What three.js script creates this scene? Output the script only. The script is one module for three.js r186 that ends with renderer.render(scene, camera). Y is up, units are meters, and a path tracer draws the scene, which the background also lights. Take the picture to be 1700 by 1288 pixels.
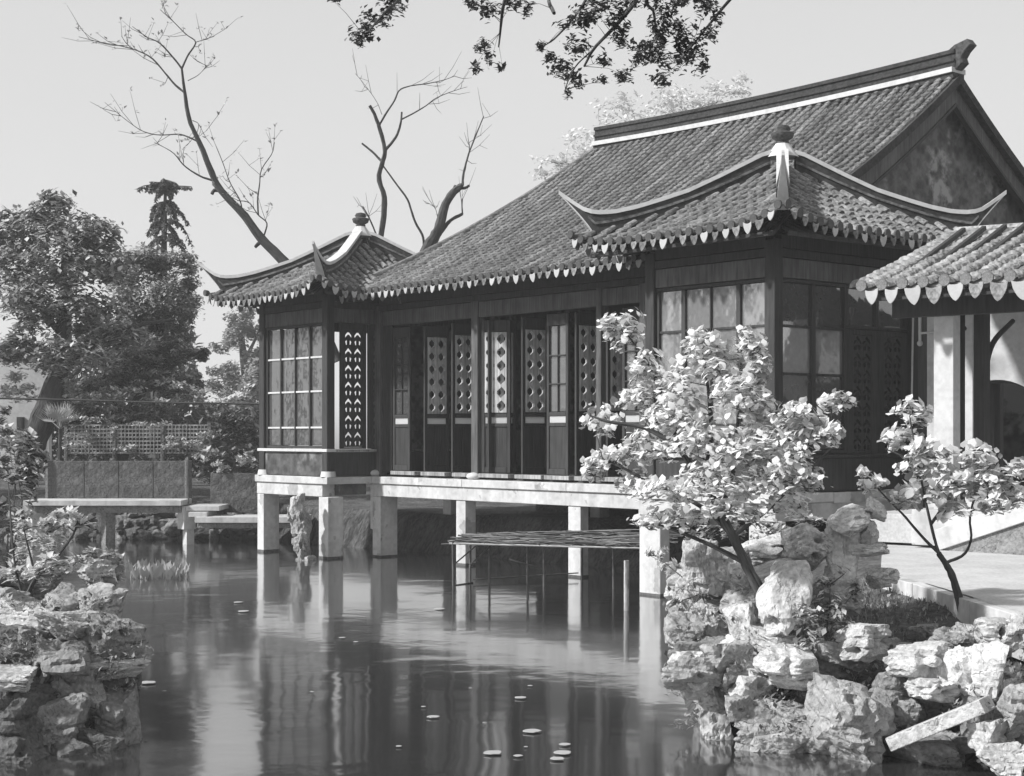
import * as THREE from 'three';
import { mergeGeometries, mergeVertices, toCreasedNormals } from 'three/addons/utils/BufferGeometryUtils.js';
import { RoundedBoxGeometry } from 'three/addons/geometries/RoundedBoxGeometry.js';

// ---------------------------------------------------------------- camera, sky, sun, exposure
function clamp(v, a, b) { return Math.max(a, Math.min(b, v)); }
function lerp(a, b, t) { return a + (b - a) * t; }
const scene = new THREE.Scene();
const CAM_Y = 2.3, FPX = 2611;                                   // eye 2.3 m above the pond
const F = new THREE.Vector3(-0.76501, 0, -0.64401), Rt = new THREE.Vector3(0.64401, 0, -0.76501);
const camera = new THREE.PerspectiveCamera(2 * Math.atan(644 / FPX) * 180 / Math.PI, 1700 / 1288, 0.1, 600);
camera.position.set(0, CAM_Y, 0);
camera.lookAt(F.x, CAM_Y, F.z);
camera.setViewOffset(1700, 1288, 0, -78, 1700, 1288);            // rising front of a view camera
camera.updateProjectionMatrix();
scene.add(camera);
const renderer = new THREE.WebGLRenderer({ antialias: true });
renderer.setSize(1024, 776);
renderer.toneMapping = THREE.LinearToneMapping;
renderer.toneMappingExposure = 1.25;
renderer.shadowMap.enabled = true;
{ // hazy bright sky, neutral grey as in a black and white print
  const w = 256, h = 128, d = new Float32Array(w * h * 4);
  for (let j = 0; j < h; j++) for (let i = 0; i < w; i++) {
    const el = ((j + 0.5) / h - 0.5) * Math.PI, k = (j * w + i) * 4;
    const v = el > 0 ? (0.67 - 0.2 * Math.min(1, el / 0.55)) * (0.97 + 0.06 * fbm(i / w, j / h, 16, 3, 7)) : 0.2;
    d[k] = d[k + 1] = d[k + 2] = v; d[k + 3] = 1;
  }
  const t = new THREE.DataTexture(d, w, h, THREE.RGBAFormat, THREE.FloatType);
  t.mapping = THREE.EquirectangularReflectionMapping; t.magFilter = THREE.LinearFilter; t.needsUpdate = true;
  scene.background = t; scene.environment = t;
}
const sun = new THREE.DirectionalLight(0xffffff, 4.4);
const TO_SUN = new THREE.Vector3(-0.33, 0.76, 0.92).normalize();
sun.position.copy(TO_SUN).multiplyScalar(60).add(new THREE.Vector3(-18, 0, -16));
sun.target.position.set(-18, 0, -16);
sun.castShadow = true; sun.shadow.radius = 6; sun.shadow.mapSize.set(4096, 4096);
Object.assign(sun.shadow.camera, { left: -45, right: 45, top: 45, bottom: -45, near: 1, far: 160 });
scene.add(sun, sun.target);
scene.fog = new THREE.FogExp2(0xf4f4f4, 0.0016);

// ---------------------------------------------------------------- helpers
const V = (x, y, z) => new THREE.Vector3(x, y, z);
function rng(seed) { let a = seed * 2654435761 >>> 0; return () => { a = a + 0x6D2B79F5 | 0; let t = Math.imul(a ^ a >>> 15, 1 | a); t = t + Math.imul(t ^ t >>> 7, 61 | t) ^ t; return ((t ^ t >>> 14) >>> 0) / 4294967296; }; }
const ray = px => F.clone().addScaledVector(Rt, (px - 850) / FPX);
function at(px, py, d) { const p = ray(px).multiplyScalar(d); p.y = CAM_Y + (722 - py) * d / FPX; return p; }          // a place seen at that pixel, d metres out
function onY(px, py, y) { return at(px, py, (CAM_Y - y) * FPX / (py - 722)); }
function onZ(px, z) { const r = ray(px); return r.x * z / r.z; }
const M1 = d => d / FPX;                                          // metres per photo pixel at depth d
const sstep = (a, b, x) => { const t = clamp((x - a) / (b - a), 0, 1); return t * t * (3 - 2 * t); };
function interp(tab, s) { for (let i = 1; i < tab.length; i++) if (s <= tab[i][0] || i === tab.length - 1) { const [a, u] = tab[i - 1], [b, v] = tab[i]; return lerp(u, v, (s - a) / (b - a)); } }

const used = {};
function numbered(n) { const k = used[n] = (used[n] ?? -1) + 1; return k ? `${n}_${String(k).padStart(3, '0')}` : n; }
function tag(o, label, category, group, kind) { if (label) o.userData.label = label; if (category) o.userData.category = category; if (group) o.userData.group = group; if (kind) o.userData.kind = kind; return o; }
function thing(name, label, category, group, pos) { const g = new THREE.Group(); g.name = numbered(name); if (pos) g.position.copy(pos); scene.add(g); return tag(g, label, category, group); }
function mesh(name, geo, m, parent, pos) { const o = new THREE.Mesh(geo, m); o.name = parent ? name : numbered(name); o.castShadow = o.receiveShadow = true; if (pos) o.position.copy(pos); (parent || scene).add(o); return o; }
function part(name, parent, pos) { const g = new THREE.Group(); g.name = name; if (pos) g.position.copy(pos); parent.add(g); return g; }
function struct(name, geo, m) { const o = mesh(name, geo, m); o.userData.kind = 'structure'; return o; }

function uvBox(geo, off = 0) {                                   // uv in metres by the way each face points
  const g = geo.index ? geo.toNonIndexed() : geo, p = g.attributes.position, uv = new Float32Array(p.count * 2);
  g.computeVertexNormals();
  const a = V(), b = V(), c = V(), n = V();
  for (let i = 0; i < p.count; i += 3) {
    a.fromBufferAttribute(p, i); b.fromBufferAttribute(p, i + 1); c.fromBufferAttribute(p, i + 2);
    n.copy(b).sub(a).cross(c.clone().sub(a)); const x = Math.abs(n.x), y = Math.abs(n.y), z = Math.abs(n.z);
    [a, b, c].forEach((v, k) => { const [s, t] = y >= x && y >= z ? [v.x, v.z] : x >= z ? [v.z, v.y] : [v.x, v.y]; uv[(i + k) * 2] = s + off; uv[(i + k) * 2 + 1] = t + off * 1.7; });
  }
  g.setAttribute('uv', new THREE.BufferAttribute(uv, 2)); return g;
}
function clean(g) { const n = g.index ? g.toNonIndexed() : g; for (const k of Object.keys(n.attributes)) if (!['position', 'normal', 'uv'].includes(k)) n.deleteAttribute(k); if (!n.attributes.uv) uvBox(n); if (!n.attributes.normal) n.computeVertexNormals(); return n; }
const merge = gs => mergeGeometries(gs.map(clean), false);
function bx(w, h, d, x = 0, y = 0, z = 0, bevel = 0.008) {       // box with softened edges, centre at x y z
  const g = bevel ? new RoundedBoxGeometry(w, h, d, 1, Math.min(bevel, w / 3, h / 3, d / 3)) : new THREE.BoxGeometry(w, h, d);
  g.translate(x, y, z); const n = g.index ? g.toNonIndexed() : g; const keep = n.attributes.normal.clone(); const r = uvBox(n, (x * 7.3 + y * 3.1 + z * 5.7) % 3); r.setAttribute('normal', keep); return r;
}
const span = (x0, x1, y0, y1, z0, z1, bevel) => bx(Math.abs(x1 - x0), Math.abs(y1 - y0), Math.abs(z1 - z0), (x0 + x1) / 2, (y0 + y1) / 2, (z0 + z1) / 2, bevel);
function grid(nu, nv, fn, uvScale = [1, 1]) {                     // surface over u,v in 0..1
  const P = [], U = [], I = [];
  for (let j = 0; j <= nv; j++) for (let i = 0; i <= nu; i++) { const p = fn(i / nu, j / nv); P.push(p.x, p.y, p.z); U.push(i / nu * uvScale[0], j / nv * uvScale[1]); }
  for (let j = 0; j < nv; j++) for (let i = 0; i < nu; i++) { const a = j * (nu + 1) + i, b = a + 1, c = a + nu + 1, d = c + 1; I.push(a, c, b, b, c, d); }
  const g = new THREE.BufferGeometry(); g.setAttribute('position', new THREE.Float32BufferAttribute(P, 3)); g.setAttribute('uv', new THREE.Float32BufferAttribute(U, 2)); g.setIndex(I); g.computeVertexNormals(); return g;
}
function tube(pts, radii, seg = 7, wob = 0, seed = 1, smooth = 0) { // tapered limb through points
  if (smooth) { const c = new THREE.CatmullRomCurve3(pts), n = pts.length * smooth, rs = radii; pts = c.getPoints(n); radii = pts.map((_, i) => { const t = i / n * (rs.length - 1), k = Math.min(rs.length - 2, t | 0); return lerp(rs[k], rs[k + 1], t - k); }); }
  const r = rng(seed), P = [], U = [], I = []; let ref = V(0.31, 0.2, 0.93), len = 0;
  for (let i = 0; i < pts.length; i++) {
    const t = pts[Math.min(i + 1, pts.length - 1)].clone().sub(pts[Math.max(i - 1, 0)]).normalize();
    const n = ref.clone().addScaledVector(t, -ref.dot(t)); if (n.lengthSq() < 1e-4) n.set(1, 0, 0).addScaledVector(t, -t.x); n.normalize(); ref = n; const b = t.clone().cross(n);
    if (i) len += pts[i].distanceTo(pts[i - 1]);
    for (let k = 0; k <= seg; k++) { const a = k % seg / seg * Math.PI * 2, q = radii[i] * (1 + (wob ? (r() - 0.5) * wob : 0)); const p = pts[i].clone().addScaledVector(n, Math.cos(a) * q).addScaledVector(b, Math.sin(a) * q); P.push(p.x, p.y, p.z); U.push(k / seg * radii[0] * 6.3, len); }
  }
  const W = seg + 1;
  for (let i = 0; i < pts.length - 1; i++) for (let k = 0; k < seg; k++) { const a = i * W + k; I.push(a, a + W, a + 1, a + 1, a + W, a + W + 1); }
  for (const [s, fl] of [[0, 0], [(pts.length - 1) * W, 1]]) for (let k = 1; k < seg - 1; k++) fl ? I.push(s, s + k, s + k + 1) : I.push(s, s + k + 1, s + k);
  const g = new THREE.BufferGeometry(); g.setAttribute('position', new THREE.Float32BufferAttribute(P, 3)); g.setAttribute('uv', new THREE.Float32BufferAttribute(U, 2)); g.setIndex(I); g.computeVertexNormals(); return g.toNonIndexed();
}

// ---------------------------------------------------------------- textures (grain, stain and wear, tileable)
function hash(x, y, s) { let h = Math.imul(x, 374761393) ^ Math.imul(y, 668265263) ^ Math.imul(s, 974634777); h = Math.imul(h ^ h >>> 13, 1274126177); return ((h ^ h >>> 16) >>> 0) / 4294967296; }
function vnoise(x, y, px, py, s) { const xi = Math.floor(x), yi = Math.floor(y), fx = x - xi, fy = y - yi, u = fx * fx * (3 - 2 * fx), v = fy * fy * (3 - 2 * fy), w = (a, n) => ((a % n) + n) % n; const h = (a, b) => hash(w(a, px), w(b, py), s); return lerp(lerp(h(xi, yi), h(xi + 1, yi), u), lerp(h(xi, yi + 1), h(xi + 1, yi + 1), u), v); }
function fbm(u, v, n, oct, s, ny = n) { let t = 0, a = 0.5, q = 0; for (let o = 0; o < oct; o++) { t += a * vnoise(u * n, v * ny, n, ny, s + o); q += a; n *= 2; ny *= 2; a *= 0.55; } return t / q; }
function tex(size, fn, metres, srgb = true) {
  const d = new Uint8Array(size * size * 4);
  for (let j = 0; j < size; j++) for (let i = 0; i < size; i++) { let v = clamp(fn(i / size, j / size), 0, 1); if (srgb) v = v <= 0.0031308 ? v * 12.92 : 1.055 * v ** (1 / 2.4) - 0.055; const k = (j * size + i) * 4; d[k] = d[k + 1] = d[k + 2] = Math.round(v * 255); d[k + 3] = 255; }
  const t = new THREE.DataTexture(d, size, size); t.wrapS = t.wrapT = THREE.RepeatWrapping; t.magFilter = THREE.LinearFilter; if (srgb) t.colorSpace = THREE.SRGBColorSpace; t.repeat.set(1 / metres, 1 / metres); t.needsUpdate = true; return t;
}
const con = (v, k) => clamp(0.5 + (v - 0.5) * k, 0, 1);
const TX = {
  wood: tex(512, (u, v) => 0.35 + 0.65 * con(0.6 * fbm(u, v, 48, 3, 3, 4) + 0.4 * fbm(u, v, 5, 4, 9), 2.2), 1.3),
  woodB: tex(512, (u, v) => con(fbm(u, v, 64, 3, 3, 5), 1.8), 1.3, false),
  tile: tex(512, (u, v) => 0.2 + 0.8 * con(0.62 * fbm(u, v, 48, 4, 21) + 0.38 * fbm(u, v, 4, 4, 25), 2.6), 1.7),
  stone: tex(1024, (u, v) => { const a = fbm(u, v, 5, 6, 41), b = fbm(u, v, 40, 4, 47), c = Math.abs(fbm(u, v, 7, 5, 52) - 0.5); return clamp(0.42 + 0.58 * con(0.5 * a + 0.5 * b, 2.4) - (c < 0.012 ? 0.35 * (1 - c / 0.012) : 0), 0.05, 1); }, 1.1),
  stoneB: tex(1024, (u, v) => { const a = fbm(u, v, 8, 7, 61), c = Math.abs(fbm(u, v, 6, 5, 52) - 0.5); return con(a, 1.8) * 0.8 + 0.2 * Math.min(1, c / 0.05); }, 1.1, false),
  plaster: tex(512, (u, v) => 0.72 + 0.28 * con(0.5 * fbm(u, v, 4, 5, 71) + 0.5 * fbm(u, v, 40, 3, 75), 2), 2.1),
  deck: tex(512, (u, v) => { const s = fbm(u, v, 14, 4, 81, 2), w = fbm(u, v, 40, 3, 84); return clamp(0.62 + 0.38 * con(0.6 * s + 0.4 * w, 2) - (fbm(u, v, 6, 5, 88) < 0.36 ? 0.25 : 0), 0, 1); }, 2.7),
  gable: tex(512, (u, v) => { const a = fbm(u, v, 4, 6, 91), b = fbm(u, v, 28, 4, 95); return clamp(0.18 + 0.35 * con(b, 2) + 0.9 * sstep(0.5, 0.72, a * 0.75 + b * 0.25), 0, 1); }, 3.3),
  glassB: tex(512, (u, v) => fbm(u, v, 5, 3, 301), 1.1, false),
  soil: tex(1024, (u, v) => 0.2 + 0.8 * con(0.5 * fbm(u, v, 60, 4, 111) + 0.5 * fbm(u, v, 7, 5, 117), 2.6), 2.3),
  soilB: tex(512, (u, v) => con(fbm(u, v, 40, 5, 119), 1.7), 2.3, false),
  bark: tex(512, (u, v) => 0.3 + 0.7 * con(0.6 * fbm(u, v, 40, 3, 121, 8) + 0.4 * fbm(u, v, 6, 4, 127), 2.4), 0.9),
  ripple: tex(1024, (u, v) => 0.6 * fbm(u, v, 10, 4, 131) * sstep(0.3, 0.6, fbm(u, v, 3, 3, 137)) + 0.4 * fbm(u, v, 7, 3, 139), 5.3, false),
  pave: tex(512, (u, v) => 0.7 + 0.3 * con(0.5 * fbm(u, v, 90, 3, 141) + 0.5 * fbm(u, v, 6, 4, 147), 2.3), 1.9),
};
const g3 = v => new THREE.Color().setRGB(v, v, v);
function mat(v, o = {}) { const m = new THREE.MeshPhysicalMaterial({ color: g3(v), roughness: 0.85, ...o }); if (o.bumpMap) m.bumpScale = o.bumpScale ?? 0.006; return m; }
const M = {
  wood: mat(0.045, { map: TX.wood, bumpMap: TX.woodB, bumpScale: 0.003, roughness: 0.7 }),
  woodPale: mat(0.13, { map: TX.wood, bumpMap: TX.woodB, bumpScale: 0.003, roughness: 0.75 }),
  rail: mat(0.42, { map: TX.wood, roughness: 0.75 }),
  roof: mat(0.07, { map: TX.tile, bumpMap: TX.soilB, bumpScale: 0.01, roughness: 0.95 }),
  roofHall: mat(0.23, { map: TX.tile, bumpMap: TX.soilB, bumpScale: 0.01, roughness: 0.95 }),
  tile: mat(0.27, { map: TX.tile, roughness: 0.95 }), tileB: mat(0.21, { map: TX.tile, roughness: 0.95 }), tileC: mat(0.34, { map: TX.tile, roughness: 0.95 }),
  tilePale: mat(0.52, { map: TX.tile, roughness: 0.95 }), tilePaleB: mat(0.44, { map: TX.tile, roughness: 0.95 }),
  roofPale: mat(0.46, { map: TX.tile, roughness: 0.95 }),
  drip: mat(0.47, { map: TX.plaster, roughness: 0.9 }), dripB: mat(0.34, { map: TX.tile, roughness: 0.9 }), endTile: mat(0.1, { map: TX.tile, roughness: 0.9 }),
  ridge: mat(0.055, { map: TX.tile, roughness: 0.9 }),
  lattice: mat(0.7, { map: TX.wood, roughness: 0.75 }),
  lime: mat(0.68, { map: TX.plaster, roughness: 0.9 }),
  deck: mat(0.62, { map: TX.deck, bumpMap: TX.soilB, bumpScale: 0.002, roughness: 0.9 }),
  post: mat(0.66, { map: TX.deck, bumpMap: TX.soilB, bumpScale: 0.003, roughness: 0.9 }),
  gable: mat(0.34, { map: TX.gable, roughness: 0.95 }),
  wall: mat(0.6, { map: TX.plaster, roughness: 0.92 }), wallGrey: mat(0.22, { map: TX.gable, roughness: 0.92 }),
  panePale: mat(0.25, { map: TX.plaster, roughness: 0.05, ior: 3.6, bumpMap: TX.glassB, bumpScale: 0.004 }), pane: mat(0.1, { map: TX.plaster, roughness: 0.06, ior: 2.6, bumpMap: TX.glassB, bumpScale: 0.004 }),
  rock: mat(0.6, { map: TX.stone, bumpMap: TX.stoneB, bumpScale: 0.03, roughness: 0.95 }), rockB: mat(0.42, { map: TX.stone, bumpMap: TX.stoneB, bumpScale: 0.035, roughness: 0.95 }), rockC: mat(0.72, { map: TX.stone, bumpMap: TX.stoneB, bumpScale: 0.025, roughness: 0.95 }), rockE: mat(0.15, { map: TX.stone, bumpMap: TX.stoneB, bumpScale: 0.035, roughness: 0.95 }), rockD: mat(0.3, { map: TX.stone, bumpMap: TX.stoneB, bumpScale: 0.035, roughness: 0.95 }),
  soil: mat(0.13, { map: TX.soil, bumpMap: TX.soilB, bumpScale: 0.03, roughness: 1 }),
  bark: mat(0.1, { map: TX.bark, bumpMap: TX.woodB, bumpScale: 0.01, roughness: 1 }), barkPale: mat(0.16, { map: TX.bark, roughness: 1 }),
  stick: mat(0.14, { map: TX.bark, roughness: 0.95 }), stickMid: mat(0.3, { map: TX.bark, roughness: 0.95 }), stickPale: mat(0.5, { map: TX.bark, roughness: 0.9 }),
  paper: new THREE.MeshPhysicalMaterial({ color: g3(0.9), roughness: 0.9, transmission: 0.6, thickness: 0, side: THREE.DoubleSide }),
  pave: mat(0.56, { map: TX.pave, bumpMap: TX.soilB, bumpScale: 0.003, roughness: 0.95 }),
  water: new THREE.MeshPhysicalMaterial({ color: g3(0.03), roughness: 0.07, ior: 2.8, specularIntensity: 1, clearcoat: 0.55, clearcoatRoughness: 0.12, bumpMap: TX.ripple, bumpScale: 0.01 }),
};
M.woodDark = M.wood;
const leafMat = (v, tr = 0.25) => new THREE.MeshPhysicalMaterial({ color: g3(v), roughness: 0.7, side: THREE.DoubleSide, transmission: tr, thickness: 0 });
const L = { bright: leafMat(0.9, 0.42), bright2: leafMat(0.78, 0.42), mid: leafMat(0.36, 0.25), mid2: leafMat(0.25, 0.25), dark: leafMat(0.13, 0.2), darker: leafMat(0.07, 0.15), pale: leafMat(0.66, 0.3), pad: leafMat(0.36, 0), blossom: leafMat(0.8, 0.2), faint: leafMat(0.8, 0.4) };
Object.values(L).forEach(m => { m.roughness = 0.9; });

// ---------------------------------------------------------------- ground and pond
const PD = (px, d) => { const p = ray(px).multiplyScalar(d); return [p.x, p.z]; };
const POND = [PD(-900, 12), PD(-200, 12.2), PD(130, 12.3), PD(205, 12.6), PD(215, 12.9), PD(190, 13.5), PD(120, 16), PD(60, 22), PD(20, 28), PD(-120, 33), PD(-700, 36), PD(-700, 38), PD(60, 35), PD(420, 34.6), PD(520, 33), PD(800, 29.5), PD(1100, 26), PD(1130, 22), PD(1140, 18), PD(1118, 14.5), PD(1135, 12.9), PD(1230, 11.75), PD(1430, 11.6), PD(1560, 11.3), PD(1660, 10.9), PD(1800, 10.4), PD(2300, 8), PD(2300, 4), PD(-900, 4)];
function pondSD(x, z) { // positive inside
  let d = 1e9, inside = false;
  for (let i = 0, j = POND.length - 1; i < POND.length; j = i++) {
    const [ax, az] = POND[j], [bx_, bz] = POND[i], ex = bx_ - ax, ez = bz - az, t = clamp(((x - ax) * ex + (z - az) * ez) / (ex * ex + ez * ez), 0, 1);
    d = Math.min(d, Math.hypot(x - ax - ex * t, z - az - ez * t));
    if ((az > z) !== (bz > z) && x < (bx_ - ax) * (z - az) / (bz - az) + ax) inside = !inside;
  }
  return inside ? d : -d;
}
function bankHeight(x, z) {
  const d = x * F.x + z * F.z, r = x * Rt.x + z * Rt.z, px = d > 0.5 ? 850 + FPX * r / d : 0;
  let h = 0.8;
  if (d > 8 && px > 1000) h = lerp(0.5, 0.86, sstep(0.4, 2.2, -pondSD(x, z)));
  else if (d > 8 && d < 24 && px < 500) h = 0.72;
  else if (d >= 24) h = lerp(0.75, 1.0, sstep(34, 38, d));
  h += 0.05 * (vnoise(x * 1.7 + 400, z * 1.7 + 400, 9999, 9999, 5) - 0.5);
  return h;
}
function groundY(x, z) { const s = pondSD(x, z); return s > 0 ? Math.max(-0.9, -s * 1.6) : lerp(0, bankHeight(x, z), sstep(0, 0.55, -s)); }
{
  const N = 300, wv = t => { const s = t * 2 - 1; return Math.sign(s) * (Math.abs(s) < 0.8 ? Math.abs(s) * 32 : 25.6 + (Math.abs(s) - 0.8) * 400 * (0.2 + (Math.abs(s) - 0.8) * 4)); };
  const g = grid(N, N, (u, v) => { const x = wv(u) - 15, z = wv(v) - 14; return V(x, groundY(x, z), z); });
  const p = g.attributes.position, uv = g.attributes.uv; for (let i = 0; i < p.count; i++) uv.setXY(i, p.getX(i), p.getZ(i));
  struct('ground', g, M.soil);
  const w = new THREE.Shape(POND.map(([x, z]) => new THREE.Vector2(x, -z)));
  const wg = new THREE.ShapeGeometry(w); wg.rotateX(-Math.PI / 2);
  // pond surface a little wider than the bank line so that it runs in under the stones
  const c = V(-14, 0, -10); wg.translate(-c.x, 0, -c.z); wg.scale(1.04, 1, 1.04); wg.translate(c.x, 0, c.z);
  const q = wg.attributes.position, qu = wg.attributes.uv; for (let i = 0; i < q.count; i++) qu.setXY(i, q.getX(i), q.getZ(i));
  struct('pond_water', wg, M.water);
}

// ---------------------------------------------------------------- roof tiles
function rowGeo(pts, r0, seed, pitch = 0.22) {                    // one row of overlapping half-round cover tiles laid along pts (from the top down)
  const R = rng(seed), c = new THREE.CatmullRomCurve3(pts), len = c.getLength(), n = Math.max(2, Math.round(len / pitch)), P = [], I = [], U = [], K = 6;
  const side = V().subVectors(pts[pts.length - 1], pts[0]).cross(V(0, 1, 0)).normalize();
  let rows = 0;
  for (let i = 0; i < n; i++) for (const e of [0, 1]) {
    const t = clamp((i + e * 0.97) / n, 0, 1), p = c.getPoint(t), tan = c.getTangent(t), up = side.clone().cross(tan).normalize(); if (up.y < 0) up.negate();
    const r = r0 * (e ? 1.12 : 0.86), lift = e ? 0.012 : 0, jx = (R() - 0.5) * 0.022 + (R() < 0.03 ? (R() - 0.5) * 0.07 : 0), jy = (R() - 0.5) * 0.014;
    for (let k = 0; k <= K; k++) { const a = Math.PI * k / K; const q = p.clone().addScaledVector(side, Math.cos(a) * r + jx).addScaledVector(up, Math.sin(a) * r * 0.95 + lift + jy - 0.012); P.push(q.x, q.y, q.z); U.push(k * 0.04 + seed * 0.31, t * len + seed * 0.7); }
    rows++;
  }
  for (let i = 0; i < rows - 1; i++) for (let k = 0; k < K; k++) { const a = i * (K + 1) + k, b = a + K + 1; I.push(a, b, a + 1, a + 1, b, b + 1); }
  const g = new THREE.BufferGeometry(); g.setAttribute('position', new THREE.Float32BufferAttribute(P, 3)); g.setAttribute('uv', new THREE.Float32BufferAttribute(U, 2)); g.setIndex(I);
  const f = g.toNonIndexed(); f.computeVertexNormals(); return f;
}
function dripGeo(w, h) {                                          // pointed drip tile that hangs from the eave
  const s = new THREE.Shape(); s.moveTo(-w / 2, 0.015); s.quadraticCurveTo(0, -0.03, w / 2, 0.015); s.lineTo(w / 2 * 0.92, -h * 0.3); s.quadraticCurveTo(w * 0.3, -h * 0.85, 0, -h); s.quadraticCurveTo(-w * 0.3, -h * 0.85, -w / 2 * 0.92, -h * 0.3); s.closePath();
  return clean(new THREE.ExtrudeGeometry(s, { depth: 0.014, bevelEnabled: false, curveSegments: 4 }));
}
function endGeo(r) { const g = new THREE.CylinderGeometry(r, r, 0.03, 10); g.rotateX(Math.PI / 2); return clean(g); }
const DRIP = dripGeo(0.125, 0.125), DRIP_BIG = dripGeo(0.2, 0.2), END = endGeo(0.06), END_BIG = endGeo(0.07);
const tileMats = [M.tile, M.tileB, M.tile, M.tileC], paleMats = [M.tilePale, M.tilePaleB, M.tilePale];
function eaveTiles(parent, spots, turn, seed, big) {              // spots: places of the row ends along one eave, turn: the way the eave faces
  const R = rng(seed);
  spots.forEach((p, i) => {
    const e = mesh('eave_end_tile', big ? END_BIG : END, big ? M.tile : M.endTile, parent, p.clone().add(V(0, big ? 0.04 : 0.02, 0))); e.rotation.y = turn; e.rotation.x = 0;
    if (i) { const q = p.clone().lerp(spots[i - 1], 0.5); const d = mesh('drip_tile', big ? DRIP_BIG : DRIP, big ? (R() < 0.6 ? M.drip : M.dripB) : R() < 0.55 ? M.drip : R() < 0.6 ? M.dripB : M.tileB, parent, q.add(V((R() - 0.5) * 0.02, -0.012 - R() * 0.025, (R() - 0.5) * 0.02))); d.rotation.set(-0.2 + R() * 0.3, turn, (R() - 0.5) * 0.24, 'YXZ'); const s = 0.82 + R() * 0.3; d.scale.set(s, s, 1); }
  });
}
function bar(p, q, w, h, m, name, parent) { const d = q.clone().sub(p), g = bx(w, h, d.length()); const o = mesh(name, g, m, parent, p.clone().lerp(q, 0.5)); o.lookAt(q); return o; }

// ---------------------------------------------------------------- windows, lattices, doors
function windowPart(parent, { pos, turn, w, y0, y1, cols, rows, thin = [], pane, paneAt, railMat = M.wood, mull = 0.05 }) {
  const g = part('window', parent, pos); g.rotation.y = turn;     // local x along the wall, z outwards
  const fr = [span(-w / 2, w / 2, y1 - 0.045, y1, -0.04, 0.03), span(-w / 2, w / 2, y0, y0 + 0.045, -0.04, 0.03), span(-w / 2, -w / 2 + 0.045, y0 + 0.046, y1 - 0.046, -0.04, 0.03), span(w / 2 - 0.045, w / 2, y0 + 0.046, y1 - 0.046, -0.04, 0.03)];
  mesh('frame', merge(fr), M.wood, g);
  const ys = [y0 + 0.045, ...rows, y1 - 0.045], cw = w / cols;
  for (let i = 1; i < cols; i++) { const t = thin.includes(i) ? 0.022 : mull; mesh('mullion', span(-w / 2 + i * cw - t / 2, -w / 2 + i * cw + t / 2, y0 + 0.046, y1 - 0.046, -0.038, 0.026), M.wood, g); }
  for (const y of rows) for (let i = 0; i < cols; i++) mesh('glazing_bar', span(-w / 2 + i * cw + 0.03, -w / 2 + (i + 1) * cw - 0.03, y - 0.017, y + 0.017, -0.03, 0.018, 0.004), railMat, g);
  for (let i = 0; i < cols; i++) for (let j = 0; j + 1 < ys.length; j++) { const p = mesh('pane', span(-w / 2 + i * cw + 0.012, -w / 2 + (i + 1) * cw - 0.012, ys[j] + 0.01, ys[j + 1] - 0.01, -0.022, -0.014, 0), paneAt ? paneAt(i, j) : pane, g); p.rotation.y = (hash(i, j, 7) - 0.5) * 0.01; }
  return g;
}
function latticeGeo(w, h, cols, rows, thick, kind) {              // carved board pierced by openings
  const s = new THREE.Shape(); s.moveTo(-w / 2, 0); s.lineTo(w / 2, 0); s.lineTo(w / 2, h); s.lineTo(-w / 2, h); s.closePath();
  const cw = w / cols, ch = h / rows;
  for (let i = 0; i < cols; i++) for (let j = 0; j < rows; j++) {
    const x = -w / 2 + (i + 0.5) * cw, y = (j + 0.5) * ch, hs = [];
    const add = pts => { const p = new THREE.Path(); pts.forEach(([a, b], k) => k ? p.lineTo(x + a * cw, y + b * ch) : p.moveTo(x + a * cw, y + b * ch)); p.closePath(); s.holes.push(p); };
    if (kind === 'diamond') { add([[-0.38, -0.08], [-0.04, -0.42], [0.38, -0.1], [0.38, 0.1], [0.04, 0.42], [-0.38, 0.1]]); }
    else { add([[0, 0.46], [0.4, 0.16], [0.4, -0.08], [0, 0.2], [-0.4, -0.08], [-0.4, 0.16]]); add([[-0.4, -0.22], [-0.08, -0.05], [-0.08, -0.4], [-0.3, -0.42]]); add([[0.4, -0.22], [0.3, -0.42], [0.08, -0.4], [0.08, -0.05]]); }
  }
  const g = new THREE.ExtrudeGeometry(s, { depth: thick, bevelEnabled: false }); g.translate(0, 0, -thick / 2); return uvBox(g);
}
const LAT_LEAF = latticeGeo(0.4, 1.4, 2, 6, 0.075, 'diamond'), LAT_PAV = latticeGeo(0.42, 2.2, 2, 7, 0.05, 'chevron');
const LEAF = {
  frame: merge([span(-0.265, -0.205, 1.64, 4.3, -0.025, 0.025), span(0.205, 0.265, 1.64, 4.3, -0.025, 0.025), span(-0.204, 0.204, 4.11, 4.3, -0.025, 0.025), span(-0.204, 0.204, 2.61, 2.68, -0.025, 0.025), span(-0.204, 0.204, 2.44, 2.5, -0.025, 0.025), span(-0.204, 0.204, 1.64, 1.74, -0.025, 0.025)]),
  waist: span(-0.2, 0.2, 2.5, 2.61, -0.012, 0.012), kick: span(-0.2, 0.2, 1.74, 2.44, -0.01, 0.01), cross: span(-0.2, 0.2, 3.13, 3.155, -0.03, 0.03), cross2: span(-0.2, 0.2, 3.6, 3.625, -0.03, 0.03),
};
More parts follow.
